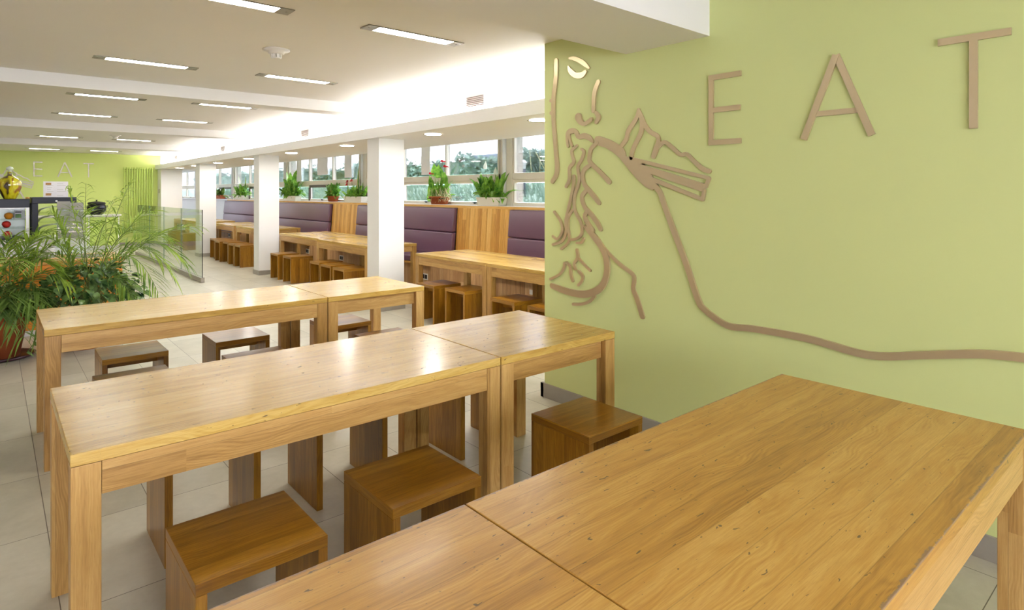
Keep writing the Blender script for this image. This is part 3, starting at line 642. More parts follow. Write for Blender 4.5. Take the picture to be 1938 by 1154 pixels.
# ------------------------------------------------------------------ metal wall relief
def cr(pts, k):
    out = []
    P = [Vector(p) for p in pts]
    if len(P) < 3: k = 1
    for i in range(len(P)-1):
        p0 = P[max(0, i-1)]; p1 = P[i]; p2 = P[i+1]; p3 = P[min(len(P)-1, i+2)]
        for j in range(k):
            t = j/k
            out.append(.5*((2*p1)+(p2-p0)*t+(2*p0-5*p1+4*p2-p3)*t*t+(3*p1-p0-3*p2+p3)*t**3))
    out.append(P[-1]); return out
NR = [0]
def ribbon(bm, pts, fn0, k=5, caps=True, sharp=False):
    NR[0] += 1; lift_ = 1+.05*(NR[0] % 9)
    fn = lambda a, z, d: fn0(a, z, d*lift_)
    """pts: (a, z, halfwidth) on the wall; fn maps (a, z, depth) to the room; depth 0 is the wall, 1 the front of the plate"""
    P = pts if sharp else cr(pts, k)
    P = [Vector(p) for p in P]
    L = []; Rr = []
    for i, p in enumerate(P):
        a = P[max(0, i-1)]; c = P[min(len(P)-1, i+1)]
        d = Vector((c.x-a.x, c.y-a.y)); d = d.normalized() if d.length else Vector((1, 0)); n = Vector((-d.y, d.x))*max(p.z, .002)
        L.append((p.x+n.x, p.y+n.y)); Rr.append((p.x-n.x, p.y-n.y))
    out = L+Rr[::-1]
    def strip(depth):
        return [bm.verts.new(fn(x, z, depth)) for x, z in L], [bm.verts.new(fn(x, z, depth)) for x, z in Rr]
    fl, frr = strip(1); bl, br = strip(0)
    for i in range(len(P)-1):
        bm.faces.new((fl[i], fl[i+1], frr[i+1], frr[i]))
        bm.faces.new((fl[i], bl[i], bl[i+1], fl[i+1])); bm.faces.new((frr[i], frr[i+1], br[i+1], br[i]))
    if caps:
        for e, sgn in ((0, -1), (-1, 1)):
            q = P[e]; o = P[1] if e == 0 else P[-2]
            d = Vector((q.x-o.x, q.y-o.y)).normalized(); n = Vector((-d.y, d.x))*(-sgn if False else 1)
            r = max(q.z, .002); m = 8; arc = []
            for j in range(m+1):
                th = PI*j/m; arc.append((q.x+r*(math.cos(th)*n.x+math.sin(th)*d.x), q.y+r*(math.cos(th)*n.y+math.sin(th)*d.y)))
            F = [bm.verts.new(fn(x, z, 1)) for x, z in arc]; G = [bm.verts.new(fn(x, z, 0)) for x, z in arc]
            c0 = bm.verts.new(fn(q.x, q.y, 1))
            for j in range(m):
                bm.faces.new((F[j], F[j+1], c0)); bm.faces.new((F[j], G[j], G[j+1], F[j+1]))
    else:
        for e in (0, -1): bm.faces.new((fl[e], frr[e], br[e], bl[e]))
def plate_poly(bm, pts, fn):
    f = [bm.verts.new(fn(x, z, 1)) for x, z in pts]; g = [bm.verts.new(fn(x, z, 0)) for x, z in pts]
    fc = bm.faces.new(f); n = len(pts)
    for i in range(n): bm.faces.new((f[i], g[i], g[(i+1) % n], f[(i+1) % n]))
    bmesh.ops.triangulate(bm, faces=[fc])
near = lambda y, z, d: (XW-.0005-.010*d, y, z)
FX = lambda y: .839+(1.892-y)*.985
far_ = lambda y, z, d: (FX(y), YF-.0005-.010*d, z+.17)
MLAB = {'profile': 'long vertical metal line with two bumps at the left edge of the mural', 'upper_lid': 'curved metal upper eyelid at the top left of the mural',
 'lower_lid': 'crescent metal lower eyelid at the top left of the mural', 'nose': 'short bright vertical metal bar below the metal eye', 'nostril': 'small bright bent metal piece just below the vertical bar',
 'wing': 'small metal curl with a round blob, left of the bright bent piece', 'lips': 'arched metal piece with a doubled left leg, above the strands', 'strand_a': 'thin wavy metal strand left of the long hair strands',
 'strand_b': 'long branching thin metal strands hanging below the arched piece', 'curl': 'hook-shaped thin metal curl at the left, below the long line', 'comma': 'tiny comma-shaped metal piece below the strands',
 'wishbone': 'thin forked metal piece above the big lower curve', 'arch_l': 'thin metal line curving down left inside the lower curve', 'arch_r': 'thin metal hook line inside the lower curve, right of the left arc',
 'hook': 'small metal hook above the bottom of the big curve', 'hand': 'large metal hand with pointed fingers running into the big lower curve', 'fork': 'large metal fork with a mountain ridge above and a long cable running right'}
for nm, parts in MURAL.items():
    b = B()
    for p in parts: ribbon(b, p, near, sharp=(nm == 'fork' and len(p) == 2))
    if nm == 'fork': plate_poly(b, FORK_BODY, near)
    tag(obj('metal_relief_'+{'fork': 'fork', 'hand': 'hand'}.get(nm, 'line'), b, M['plate']), MLAB[nm], 'wall art', 'metal wall relief pieces')
def letters(fn, mat, where):
    def put(name, strokes, lab):
        b = B()
        for s in strokes: ribbon(b, s, fn, caps=False, sharp=True)
        tag(obj('letter_'+name, b, mat), lab, 'letter', 'EAT letters '+where)
    w2 = .0145
    put('e', [[(1.877, 1.771, w2), (1.877, 2.165, w2)], [(1.892, 2.151, w2), (1.697, 2.151, w2)], [(1.892, 1.967, w2), (1.70, 1.967, w2)], [(1.892, 1.785, w2), (1.697, 1.785, w2)]], 'metal letter E '+where)
    put('a', [[(1.362, 1.768, .0155), (1.208, 2.165, .0155)], [(1.052, 1.768, .0155), (1.208, 2.165, .0155)], [(1.31, 1.89, .013), (1.104, 1.89, .013)]], 'metal letter A '+where)
    put('t', [[(.794, 2.146, w2), (.546, 2.146, w2)], [(.669, 1.768, w2), (.669, 2.146, w2)]], 'metal letter T '+where)
letters(near, M['plate'], 'on the near green mural wall')
letters(far_, M['plate_far'], 'on the far green wall')
b = B()
for p in MURAL['fork']:
    p2 = [q for q in p if q[0] > 1.62] if len(p) > 6 else p
    if len(p2) > 1: ribbon(b, p2, far_, sharp=len(p2) == 2)
plate_poly(b, FORK_BODY, far_)
tag(obj('metal_relief_fork', b, M['plate_far']), 'small metal fork and mountain relief on the far wall behind the bottle', 'wall art')

# ------------------------------------------------------------------ far wall: radiator, soup corner
t = thing('tube_radiator', 'tall lime green tube radiator on the far wall', 'radiator', (3.22, YF, 0))
for i in range(12):
    b = B(); x = -.345+i*.0627
    tube(b, [(x, -.085, .36), (x, -.085, 2.235)], .0175, 10); obj('tube', b, M['radiator'], t, smooth=True)
b = B(); tube(b, [(-.37, -.06, .42), (.37, -.06, .42)], .02, 10); tube(b, [(-.37, -.06, 2.19), (.37, -.06, 2.19)], .02, 10)
for x in (-.3, .3): box(b, x-.015, x+.015, -.06, -.0005, .45, .48); box(b, x-.015, x+.015, -.06, -.0005, 2.1, 2.13)
obj('header', b, M['radiator'], t)

t = thing('side_cabinet', 'white side counter with green reflection painted on its doors below the black soup kettle', 'cabinet', (1.95, 19.6, 0))
b = B(); box(b, -1.35, .66, -.35, .35, .09, .895); box(b, -1.32, .63, -.30, .33, 0, .09); obj('body', b, M['sill'], t)
b = B(); box(b, -1.37, .70, -.40, .37, .895, .93); obj('worktop', b, M['porcelain'], t, bevel=.004)
for i in range(3):
    b = B(); x = -1.33+i*.66; box(b, x+.01, x+.64, -.37, -.351, .12, .87); d = obj('door', b, M['radiator'], t, bevel=.003)  # green reflection painted into the door colour, borrowed from the radiator enamel
t = thing('soup_kettle', 'black round soup kettle with lid on the white side counter', 'kettle', (2.12, 19.42, .93))
b = B(); lathe(b, [(.13, 0), (.15, .02), (.18, .05), (.215, .13), (.22, .19), (.20, .25), (.185, .275), (.205, .285), (.205, .30)], 36); obj('body', b, M['blackgloss'], t, smooth=True)
b = B(); lathe(b, [(.20, .301), (.19, .325), (.11, .345), (.03, .352), (.012, .36), (.012, .372), (.024, .38), (.02, .395)], 36); obj('lid', b, M['black'], t, smooth=True)
b = B(); tube(b, [(-.21, 0, .20), (-.25, 0, .20), (-.25, .0, .23), (-.21, 0, .235)], .008, 6); tube(b, [(.21, 0, .20), (.25, 0, .20), (.25, 0, .23), (.21, 0, .235)], .008, 6); obj('handle', b, M['black'], t)
b = B(); box(b, -.06, .06, -.01, -.0005, -.06, .06); tag(obj('notice_plate', b, M['plate_far'], loc=(3.72, 20.15, 1.56)), 'small pale notice plate on the side of the far white pier', 'sign')
bpy.data.objects['notice_plate'].rotation_euler = (0, 0, PI/2*3); bpy.data.objects['notice_plate'].location = (3.72, 20.15, 1.56)

# ------------------------------------------------------------------ serving counter
t = thing('serving_counter', 'serving counter with orange wooden front behind the palms', 'counter', (-.3, 8.5, 0))
b = B(); box(b, -2.7, 1.43, -.36, .40, .0, .74, 'x'); obj('body', b, M['sill'], t)
b = B(); box(b, -2.7, 1.43, -.382, -.361, .06, .735, 'x'); obj('front_panel', b, M['oak_counter'], t, bevel=.002)
b = B(); box(b, -2.72, 1.45, -.40, .42, .74, .775, 'x'); obj('worktop', b, M['oak_panel'], t, bevel=.003)
t = thing('back_counter', 'white back counter carrying the two display cases', 'counter', (-.6, 9.5, 0))
b = B(); box(b, -2.4, 1.5, -.35, .45, 0, .93); obj('body', b, M['sill'], t)
b = B(); box(b, -2.42, 1.52, -.38, .47, .93, .955); obj('worktop', b, M['porcelain'], t)
# left chilled case
t = thing('display_case', 'low chilled glass display case with black top band, holding fruit', 'display case', (-.13, 9.5, .955))
b = B(); box(b, -.62, .475, -.32, .3, .375, .475); box(b, -.62, .475, -.32, .3, 0, .02); obj('housing', b, M['blackgloss'], t, bevel=.004)
b = B(); box(b, -.60, .45, .27, .29, .02, .40); obj('back_panel', b, M['steel'], t)
b = B(); box(b, .44, .47, -.31, -.28, .02, .40); box(b, .3, .325, .2, .225, .02, .40); obj('post', b, M['steel'], t)
for z in (.127, .227):
    b = B(); box(b, -.58, .44, -.26, .26, z, z+.008); obj('shelf', b, M['screen'], t)
b = B(); box(b, -.60, .44, -.318, -.312, .02, .375); obj('front_glass', b, M['caseglass'], t)
b = B(); box(b, -.60, .44, -.325, -.3205, .362, .374); obj('trim_strip', b, M['steel'], t)
def fruit(x, z, r, rgb, lab, nm):
    b = B(); lathe(b, [(r*.2, -r*.9), (r*.6, -r*.8), (r, -.05*r), (r*.85, r*.55), (r*.35, r*.88), (.004, r*.84)], 20)
    o = tag(obj(nm, b, plain(nm+'_skin', rgb, .45), loc=(x, 9.35, z+r*.9), smooth=True), lab, nm)
    b = B(); tube(b, [(0, 0, r*.8), (0.004, 0, r*1.02)], .003, 6); obj('stalk', b, M['stem'], o)
fruit(.155, 1.191, .044, (238, 150, 30), 'orange pumpkin-shaped fruit on the upper glass shelf', 'orange')
fruit(.135, 1.091, .044, (214, 40, 32), 'red pepper on the middle glass shelf', 'red_pepper')
fruit(.145, .976, .042, (220, 60, 52), 'red fruit on the bottom of the left display case', 'apple')
b = B(); box(b, -.035, .035, -.02, .02, 0, .10); o = tag(obj('juice_carton', b, M['paper'], loc=(.245, 9.4, 1.1905)), 'small white carton with green leaf print on the upper glass shelf', 'carton')
b = B(); box(b, -.028, .028, -.0215, -.0201, .012, .06); obj('leaf_print', b, M['lily'], o)
b = B(); box(b, -.03, .03, -.0215, -.0201, .075, .09); obj('dark_band', b, M['black'], o)
# framed case on the right
t = thing('countertop_showcase', 'black framed glass showcase with curved trays, right of the low case', 'display case', (.60, 9.5, .955))
b = B(); box(b, -.235, .20, -.30, .3, .42, .495); box(b, -.235, -.175, -.30, -.26, -.0, .42); box(b, .17, .20, .25, .28, 0, .42); box(b, -.235, -.2, .25, .28, 0, .42)
obj('frame', b, M['blackgloss'], t, bevel=.004)
b = B(); lathe(b, [(.012, 0), (.012, -.006)], 12)
for q in b.verts: q.co = Vector((q.co.x, q.co.z-.30, q.co.y+.45))
obj('lock', b, M['steel'], t)
for z in (.08, .19, .30):
    b = B(); box(b, -.17, .19, -.26, .24, z, z+.007); obj('shelf', b, M['screen'], t)
    b = B()
    n = 12
    for i in range(n):
        a0, a1 = PI*i/n, PI*(i+1)/n
        P = [(.01-.17*math.cos(a), zz) for a in (a0, a1) for zz in (0,)]
        v = [b.verts.new((.01-.17*math.cos(a0), -.2, z+.008+.07*math.sin(a0))), b.verts.new((.01-.17*math.cos(a1), -.2, z+.008+.07*math.sin(a1))),
             b.verts.new((.01-.17*math.cos(a1), .2, z+.008+.07*math.sin(a1))), b.verts.new((.01-.17*math.cos(a0), .2, z+.008+.07*math.sin(a0)))]
        b.faces.new(v)
    obj('tray_cover', b, plain('sage_tray', (128, 160, 118), .3) if 'sage_tray' not in bpy.data.materials else bpy.data.materials['sage_tray'], t, smooth=True)
b = B(); box(b, -.175, .19, -.296, -.29, 0, .42); obj('front_glass', b, M['caseglass'], t)
# signs on top
for x0, lab in ((.492, 'left white menu card with two small food pictures on the showcase'), (.615, 'right white menu card of printed lines on the showcase')):
    t = thing('menu_card', lab, 'menu card', (x0+.05, 9.42, 1.4505), 0, 'menu cards on the showcase')
    b = B(); hw = .058 if x0 < .5 else .067; box(b, -hw, hw, -.003, .003, 0, .195); obj('card', b, M['paper'], t)
    b = B()
    for i in range(7):
        if i in (1, 4) and x0 > .5: continue
        z = .02+i*.024; a = -.045 if x0 > .5 else -.02; box(b, a, .03+.012*((i*7) % 3)-.012, -.0042, -.0031, z, z+.004)
    obj('printed_text', b, M['plate_far'], t)
    if x0 < .5:
        for z in (.02, .15):
            b = B(); box(b, -.035, .02, -.0046, -.0042, z, z+.028); obj('food_picture', b, plain('sandwich_print', (196, 140, 70), .5, noise=.35, scale=60), t)
for x0, x1, z1, lab in ((.60, .73, 1.40, 'left grey notice board leaning before the showcase'), (.72, .86, 1.385, 'right grey notice board before the showcase')):
    b = B(); box(b, x0, x1, -.006, .006, 0, z1-.9555); box(b, x0+.02, x1-.02, 0, .05, 0, .006)
    tag(obj('notice_board', b, plain('grey_board', (150, 148, 140), .5) if 'grey_board' not in bpy.data.materials else bpy.data.materials['grey_board'], loc=(0, 9.12 if x0 < .7 else 9.10, .956)), lab, 'board')
# glass sneeze screen with lettering
t = thing('sneeze_screen', 'clear glass screen with white lettering standing on the serving counter', 'glass screen', (.80, 8.70, .775))
b = B(); box(b, -.24, .24, -.004, .004, 0, .53); obj('glass_panel', b, M['screen'], t)
b = B(); box(b, .2405, .2435, -.004, .004, 0, .53); box(b, -.24, .24, -.004, .004, .5305, .534); obj('edge', b, M['glassedge'], t)
b = B()
for r, (a0, a1) in enumerate(((-.10, .05), (-.22, .11), (-.22, .11))):
    x = a0
    while x < a1:
        w_ = random.uniform(.008, .018); z = .36-r*.045
        if random.random() > .2: box(b, x, x+w_, -.0048, -.0041, z, z+random.choice((.012, .018, .018)))
        x += w_+.004
obj('white_lettering', b, M['paper'], t)
# plates and tray
for i in range(9):
    b = B(); lathe(b, [(.06, 0), (.075, .002), (.115, .013), (.117, .016), (.075, .006), (.001, .005)], 32, cap=False)
    tag(obj('dinner_plate', b, M['porcelain'], loc=(.42, 8.42, .7755+i*.012), smooth=True), 'white dinner plate in the stack on the serving counter', 'plate', 'stack of white plates')
b = B(); box(b, -.16, .16, -.12, .12, 0, .006); box(b, -.16, .16, -.12, -.114, .006, .02); box(b, -.16, .16, .114, .12, .006, .02); box(b, -.16, -.154, -.114, .114, .006, .02); box(b, .154, .16, -.114, .114, .006, .02)
tag(obj('serving_tray', b, M['steel'], loc=(.82, 8.40, .776)), 'flat grey tray on the right end of the serving counter', 'tray')
# bottle
t = thing('oil_bottle', 'bulbous glass bottle of golden oil with stopper on the low display case', 'bottle', (.165, 9.33, 1.4305))
b = B(); lathe(b, [(.055, 0), (.06, .006), (.085, .06), (.112, .14), (.115, .19), (.095, .235), (.05, .265), (.026, .28), (.022, .315), (.03, .322)], 40)
k = N('amber_oil_glass'); co = k.n('TexCoord').outputs['Object']; mp = k.n('Mapping'); k.set(mp.inputs[0], co); mp.inputs['Scale'].default_value = (1, 1, .3); nz = k.noise(mp.outputs[0], 16, 1, .4, .6)
oc = k.ramp(nz, [(.36, lin((60, 40, 6))), (.46, lin((190, 176, 16))), (.58, lin((224, 214, 40))), (.70, lin((150, 90, 10)))]); k.bsdf(oc, .05, 0, .8, coat=1.0)
obj('body', b, k.m, t, smooth=True)
b = B(); lathe(b, [(.018, .3225), (.014, .335), (.032, .348), (.036, .362), (.028, .376), (.008, .385)], 24); obj('stopper', b, plain('clear_stopper_glass', (214, 222, 200), .06, 0, .9), t, smooth=True)
b = B()
for i in range(5): lathe(b, [(.012, 0), (.016, .01), (.01, .022)], 10, cx=.335-.01*(i % 2), cy=9.3+.02*i, cz=1.4303)
tag(obj('bottle_stoppers', b, M['oak_panel']), 'little pile of cork stoppers at the right end of the low case', 'corks')
bpy.data.objects['bottle_stoppers']['kind'] = 'stuff'

# ------------------------------------------------------------------ glass partition
t = thing('glass_partition', 'waist-high glass partition on a stone base in the aisle', 'partition', (2.695, 11.13, 0))
b = B(); box(b, -.03, .03, 0, 6.1, 0, .078); obj('base_rail', b, M['skirting'], t, bevel=.002)
for i in range(4):
    b = B(); box(b, -.006, .006, .03+i*1.5, .03+i*1.5+1.49, .0785, 1.218); p = obj('glass_panel', b, M['screen'], t)
    b = B(); box(b, -.0062, .0062, .025+i*1.5, .0298+i*1.5, .0785, 1.218)
    obj('panel_edge', b, M['glassedge' if i == 0 else 'seam'], p)

# ------------------------------------------------------------------ big palms by the counter
def frond(parent, base, tip, lift, mat, leaflen=.26, n=26, wid=.016, droop=.10, rs=0):
    rg = random.Random(rs)
    base = Vector(base); tip = Vector(tip); mid = (base+tip)/2+Vector((0, 0, lift))
    b = B(); pts = [bez(base, mid, tip, i/14) for i in range(15)]
    tube(b, pts, .0065, 6, .0018)
    o = obj('frond', b, [M['stem'], mat], parent)
    b = bmesh.new(); b.from_mesh(o.data); b.loops.layers.uv.verify()
    nf = len(b.faces)
    for i in range(n):
        t = .24+.76*(i+.5)/n
        p = bez(base, mid, tip, t); tg = (bez(base, mid, tip, min(1, t+.03))-bez(base, mid, tip, t-.03)).normalized()
        sd = tg.cross(Vector((0, 0, 1))); sd = sd.normalized() if sd.length > .05 else Vector((1, 0, 0))
        up = sd.cross(tg).normalized()
        env = leaflen*(.55+.45*math.sin(PI*min(1, (t-.1)*1.05)))*rg.uniform(.8, 1.12)
        for s in (-1, 1):
            d = (tg*rg.uniform(.75, 1.0)+sd*s*rg.uniform(.6, .9)+up*rg.uniform(.0, .35)).normalized()
            e = p+d*env+Vector((0, 0, -droop*rg.uniform(.3, 1.3)))
            blade(b, p, e, wid*rg.uniform(.8, 1.15), lift=.05, n=4, twist=rg.uniform(-.5, .5), fold=.3)
    b.faces.ensure_lookup_table()
    for f in list(b.faces)[nf:]: f.material_index = 1
    b.to_mesh(o.data); b.free()
    return o
def pot(parent, r0, r1, h, mat, rim=.02, n=40):
    b = B(); lathe(b, [(r0, 0), (r1-.01, h-rim*2), (r1+.004, h-rim*2), (r1+.008, h), (r1-.012, h), (r1-.02, h-.04)], n)
    obj('pot', b, mat, parent, smooth=True)
    b = B(); lathe(b, [(r1-.022, h-.05), (r1*.5, h-.03), (.003, h-.02)], n, cap=False); obj('soil', b, M['soil'], parent)
BF = [((1.513, 6.9, 0.772), 0.75), ((1.635, 7.0, 1.142), 0.35), ((1.211, 6.6, 0.544), 0.8), ((1.428, 7.3, 1.013), 0.5), ((1.326, 7.5, 1.303), 0.3), ((1.121, 7.5, 1.614), 0.2), ((1.05, 7.9, 1.45), 0.3), ((0.72, 7.4, 1.60), 0.1), ((0.563, 7.3, 1.579), 0.1), ((0.442, 7.2, 1.302), 0.2), ((1.061, 6.7, 0.372), 0.55), ((0.333, 7.0, 1.069), 0.4), ((0.809, 6.6, 1.237), 0.3), ((0.601, 6.7, 1.335), 0.2), ((1.483, 7.4, 0.615), 0.8), ((1.08, 6.6, 1.129), 0.45), ((0.273, 6.9, 0.866), 0.45)]
AF = [((0.521, 7.3, 0.991), 0.3), ((0.579, 6.9, 0.623), 0.4), ((0.337, 6.7, 0.348), 0.5), ((0.296, 7.5, 1.02), 0.2), ((0.153, 7.3, 1.08), 0.15), ((0.076, 7.1, 1.0), 0.2), ((0.417, 6.8, 0.439), 0.5), ((0.208, 6.6, 0.271), 0.45), ((0.055, 6.7, 0.455), 0.4), ((0.475, 7.1, 0.783), 0.4), ((-0.083, 7.0, 1.022), 0.3), ((-0.149, 6.9, 0.63), 0.4), ((0.383, 7.0, 1.139), 0.25), ((0.12, 6.5, 0.9), 0.35)]
pb = thing('potted_palm', 'wide arching palm above an ivy mound, behind the long back table', 'potted plant', (.70, 7.22, 0))
pot(pb, .15, .21, .36, M['terracotta'])
for i, (tip, l) in enumerate(BF):
    a = i*2.4; o = (.04*math.cos(a), .04*math.sin(a))
    frond(pb, (o[0], o[1], .34), (tip[0]-.70, tip[1]-7.22, tip[2]), l+.1, M['palm'], .17 if tip[2] > 1.35 else .29, 17 if tip[2] > 1.35 else 24, .0125, .11, i)
def ivy(parent, cx, cy, cz, rx, ry, rz, n, mat, size=(.05, .085), seed=3, name='foliage'):
    rg = random.Random(seed); b = B()
    for i in range(n):
        th = rg.uniform(0, 2*PI); ph = math.acos(rg.uniform(-.55, 1)); k = rg.uniform(.72, 1.04)
        d = Vector((math.sin(ph)*math.cos(th), math.sin(ph)*math.sin(th), math.cos(ph)))
        p = Vector((cx+d.x*rx*k, cy+d.y*ry*k, cz+d.z*rz*k)); L = rg.uniform(*size)
        dd = (d*.55+Vector((rg.uniform(-1, 1)*.45, rg.uniform(-1, 1)*.45, -.75+rg.uniform(-.3, .35)))).normalized()
        blade(b, p, p+dd*L, L*.8, lift=.012, n=4, twist=rg.uniform(-.4, .4), fold=.12, shape='heart')
    return obj(name, b, mat, parent)
ivy(pb, .03, -.06, .50, .44, .42, .34, 640, M['ivy'], (.06, .11))
b = B(); rg = random.Random(5)
for i in range(26):
    a = rg.uniform(0, 2*PI); tube(b, [(0, 0, .34), (.2*math.cos(a), .2*math.sin(a), .55+rg.uniform(-.1, .1)), (.38*math.cos(a), .34*math.sin(a), .42+rg.uniform(-.2, .2))], .003, 5)
obj('vine_stems', b, M['stem'], pb)
pa = thing('potted_palm', 'terracotta potted palm with drooping fronds at the left edge, on a dark saucer', 'potted plant', (.075, 7.22, 0))
b = B(); lathe(b, [(.17, .002), (.225, .006), (.245, .03), (.235, .03), (.215, .012), (.002, .010)], 40, cap=False); obj('saucer', b, M['saucer'], pa, smooth=True)
b = B(); lathe(b, [(.125, .012), (.185, .34), (.20, .34), (.205, .40), (.185, .40), (.18, .36)], 40); obj('pot', b, M['terracotta'], pa, smooth=True)
b = B(); lathe(b, [(.178, .355), (.09, .375), (.003, .38)], 30, cap=False); obj('soil', b, M['soil'], pa)
for i, (tip, l) in enumerate(AF):
    a = i*2.4; o = (.05*math.cos(a), .05*math.sin(a))
    frond(pa, (o[0], o[1], .37), (tip[0]-.075, tip[1]-7.22, tip[2]), l+.1, M['palm_dark' if i in (2, 6, 7, 8, 11) else 'palm'], .30, 24, .0145, .11, 50+i)
ivy(pa, .02, -.03, .52, .22, .2, .17, 90, M['ivy'], (.09, .15), 9, 'broad_leaves')
b = B(); v = [(.15, -.12, .40), (.24, -.15, .36), (.27, -.16, .25), (.22, -.17, .13), (.17, -.18, .06)]; tube(b, v, .003, 5)
for q, s in zip(v+[(.26, -.16, .31), (.25, -.17, .19)], (.07, .085, .09, .08, .05, .09, .08)):
    q = Vector(q); blade(b, q, q+Vector((.05, -.01, -.05)), s*.8, .01, 4, .3, .1, 'heart'); blade(b, q, q+Vector((-.03, -.02, .05)), s*.7, .01, 4, -.4, .1, 'heart')
obj('trailing_vine', b, M['ivy'], pa)

# ------------------------------------------------------------------ plants on the window sill
def trough(parent, L, W, h, mat):
    b = B(); box(b, -W/2+.012, W/2-.012, -L/2+.02, L/2-.02, 0, .01)
    for s in (-1, 1):
        wedge(b, s*(W/2-.012)-.004, s*(W/2-.012)+.004, s*W/2-.004, s*W/2+.004, -L/2+.01, L/2-.01, 0, h)
        vs = box(b, -W/2, W/2, s*(L/2-.02)-.004, s*(L/2-.02)+.004, 0, h, top=(0, s*.018))
    box(b, -W/2-.008, W/2+.008, -L/2-.008, -L/2+.006, h-.016, h); box(b, -W/2-.008, W/2+.008, L/2-.006, L/2+.008, h-.016, h)
    box(b, -W/2-.008, -W/2+.006, -L/2, L/2, h-.016, h); box(b, W/2-.006, W/2+.008, -L/2, L/2, h-.016, h)
    obj('trough', b, mat, parent, bevel=.003)
    b = B(); box(b, -W/2+.006, W/2-.006, -L/2+.012, L/2-.012, h-.05, h-.025); obj('soil', b, M['soil'], parent)
def spray(parent, name, n, z0, L, H, ry, rx, width, mat, seed, shape='lance', lift=.1, ly=.25, lx=.05, tilt=1.0):
    rg = random.Random(seed); b = B()
    for i in range(n):
        bs = Vector((rg.uniform(-lx, lx), rg.uniform(-ly, ly), z0)); a = rg.uniform(0, 2*PI); k = rg.uniform(.25, 1)
        hh = rg.uniform(*H)
        if H[0] < .2 and rg.random() < .38: hh = rg.uniform(-.07, .15); k = rg.uniform(.8, 1.3)
        e = bs+Vector((math.cos(a)*rx*k, math.sin(a)*ry*k+bs.y*.5*tilt, hh))
        blade(b, bs, e, width*rg.uniform(.7, 1.2), lift*rg.uniform(.4, 1.3), 6, rg.uniform(-.6, .6), .2, shape)
    return obj(name, b, mat, parent)
def spathe(parent, x, y, z, base, s=.10, mat='spathe'):
    b = B(); tube(b, [base, ((x+base[0])/2, (y+base[1])/2, z*.6), (x, y, z)], .0025, 5)
    st = obj('flower_stalk', b, M['stem'], parent)
    b = B(); blade(b, (x, y, z), (x-.01, y-.02, z+s), s*.6, .01, 6, .5, .3, 'heart'); obj('flower', b, M[mat], st)
ZS = 1.3105
p = thing('peace_lily_trough', 'white-flowering leafy plant in a cream trough on the sill, nearest the green wall', 'potted plant', (5.82, 7.28, ZS))
trough(p, .56, .15, .125, M['whitepot']); spray(p, 'foliage', 95, .09, 0, (.08, .42), .25, .12, .075, M['lily'], 1, ly=.22, lift=.16)
spathe(p, -.02, .12, .56, (0, .05, .1), .13); spathe(p, 0, -.10, .47, (0, -.03, .1), .12)
p = thing('anthurium_pot', 'red-flowering broad-leaved plant in a terracotta pot on the sill', 'potted plant', (5.83, 8.72, ZS))
b = B(); lathe(b, [(.16, 0), (.20, .11), (.215, .11), (.22, .135), (.20, .135), (.19, .11)], 40)
for q in b.verts: q.co.x *= .52; q.co.y *= 1.35
obj('pot', b, M['terracotta'], p, smooth=True)
b = B(); box(b, -.09, .09, -.24, .24, .09, .105); obj('soil', b, M['soil'], p)
b = B()
for (y, z, s, w_) in ((.12, .70, .22, .12), (-.02, .68, .23, .13), (.22, .38, .22, .14), (.30, .22, .18, .10), (-.28, .42, .26, .08), (-.2, .55, .2, .1), (.26, .5, .2, .08), (-.1, .35, .2, .1), (.1, .3, .2, .1)):
    tube(b, [(0, y*.1, .1), (-.02, y*.5, z*.5), (-.04, y*.8, z-s)], .003, 5); blade(b, (.02, y*.85+.05, z-s), (-.06, y-.04, z), w_*1.25, .03, 6, .15, .12, 'heart')
obj('foliage', b, M['lily'], p)
spray(p, 'filler_foliage', 110, .11, 0, (.02, .30), .24, .1, .035, M['lily'], 12, ly=.16)
b = B(); rg = random.Random(4)
for i in range(34):
    y = rg.uniform(-.25, .2); a = rg.uniform(-.42, .15); tube(b, [(0, y*.6, .16), (-.07, y+a*.4, .18+rg.uniform(0, .1)), (-.09, y+a*.8-.03, .03+rg.uniform(0, .1))], .0035, 5)
obj('aerial_roots', b, M['root'], p)
for y, z in ((-.16, .72), (-.24, .63), (.20, .52)):
    b = B(); tube(b, [(0, 0, .12), (-.03, y*.5, z*.5), (-.05, y, z)], .003, 5); q = obj('flower_stalk', b, M['stem'], p)
    b = B()
    for a in (0, 1.3, 2.5): blade(b, (-.05, y, z), (-.06+.03*math.cos(a), y-.09*math.cos(a*.6), z+.06*math.sin(a)-.01), .05, .01, 4, .6, .1, 'heart')
    obj('flower', b, M['red'], q)
p = thing('snake_plant_trough', 'snake plant with one tall striped leaf in a cream trough on the sill', 'potted plant', (5.82, 11.86, ZS))
trough(p, .80, .15, .12, M['whitepot'])
b = B()
for (y, z, w_, t) in ((-.16, .74, .085, -.02), (-.02, .30, .07, .02), (.08, .42, .06, .05), (.22, .36, .07, .1), (.30, .45, .06, .06), (-.3, .42, .06, -.08), (.14, .30, .06, .02), (.02, .26, .05, .0), (-.22, .3, .05, -.08), (-.08, .34, .05, .02)):
    blade(b, (0, y, .08), (-.02, y+t, z), w_, .0, 8, .6, .3)
obj('striped_leaves', b, M['snake'], p)
spray(p, 'filler_foliage', 150, .1, 0, (.03, .26), .16, .12, .05, M['lily'], 22, ly=.33)
for y, z in ((.34, .44), (.14, .46), (.36, .38)):
    b = B(); tube(b, [(0, y*.9, .1), (-.02, y, z)], .003, 5); q = obj('flower_stalk', b, M['stem'], p)
    b = B()
    for a in range(6): blade(b, (-.02, y, z), (-.03+.03*math.cos(a), y+.06*math.sin(a), z+.03*math.cos(a*1.7)), .05, .01, 4, a, .1, 'heart')
    obj('flower', b, M['red'], q)
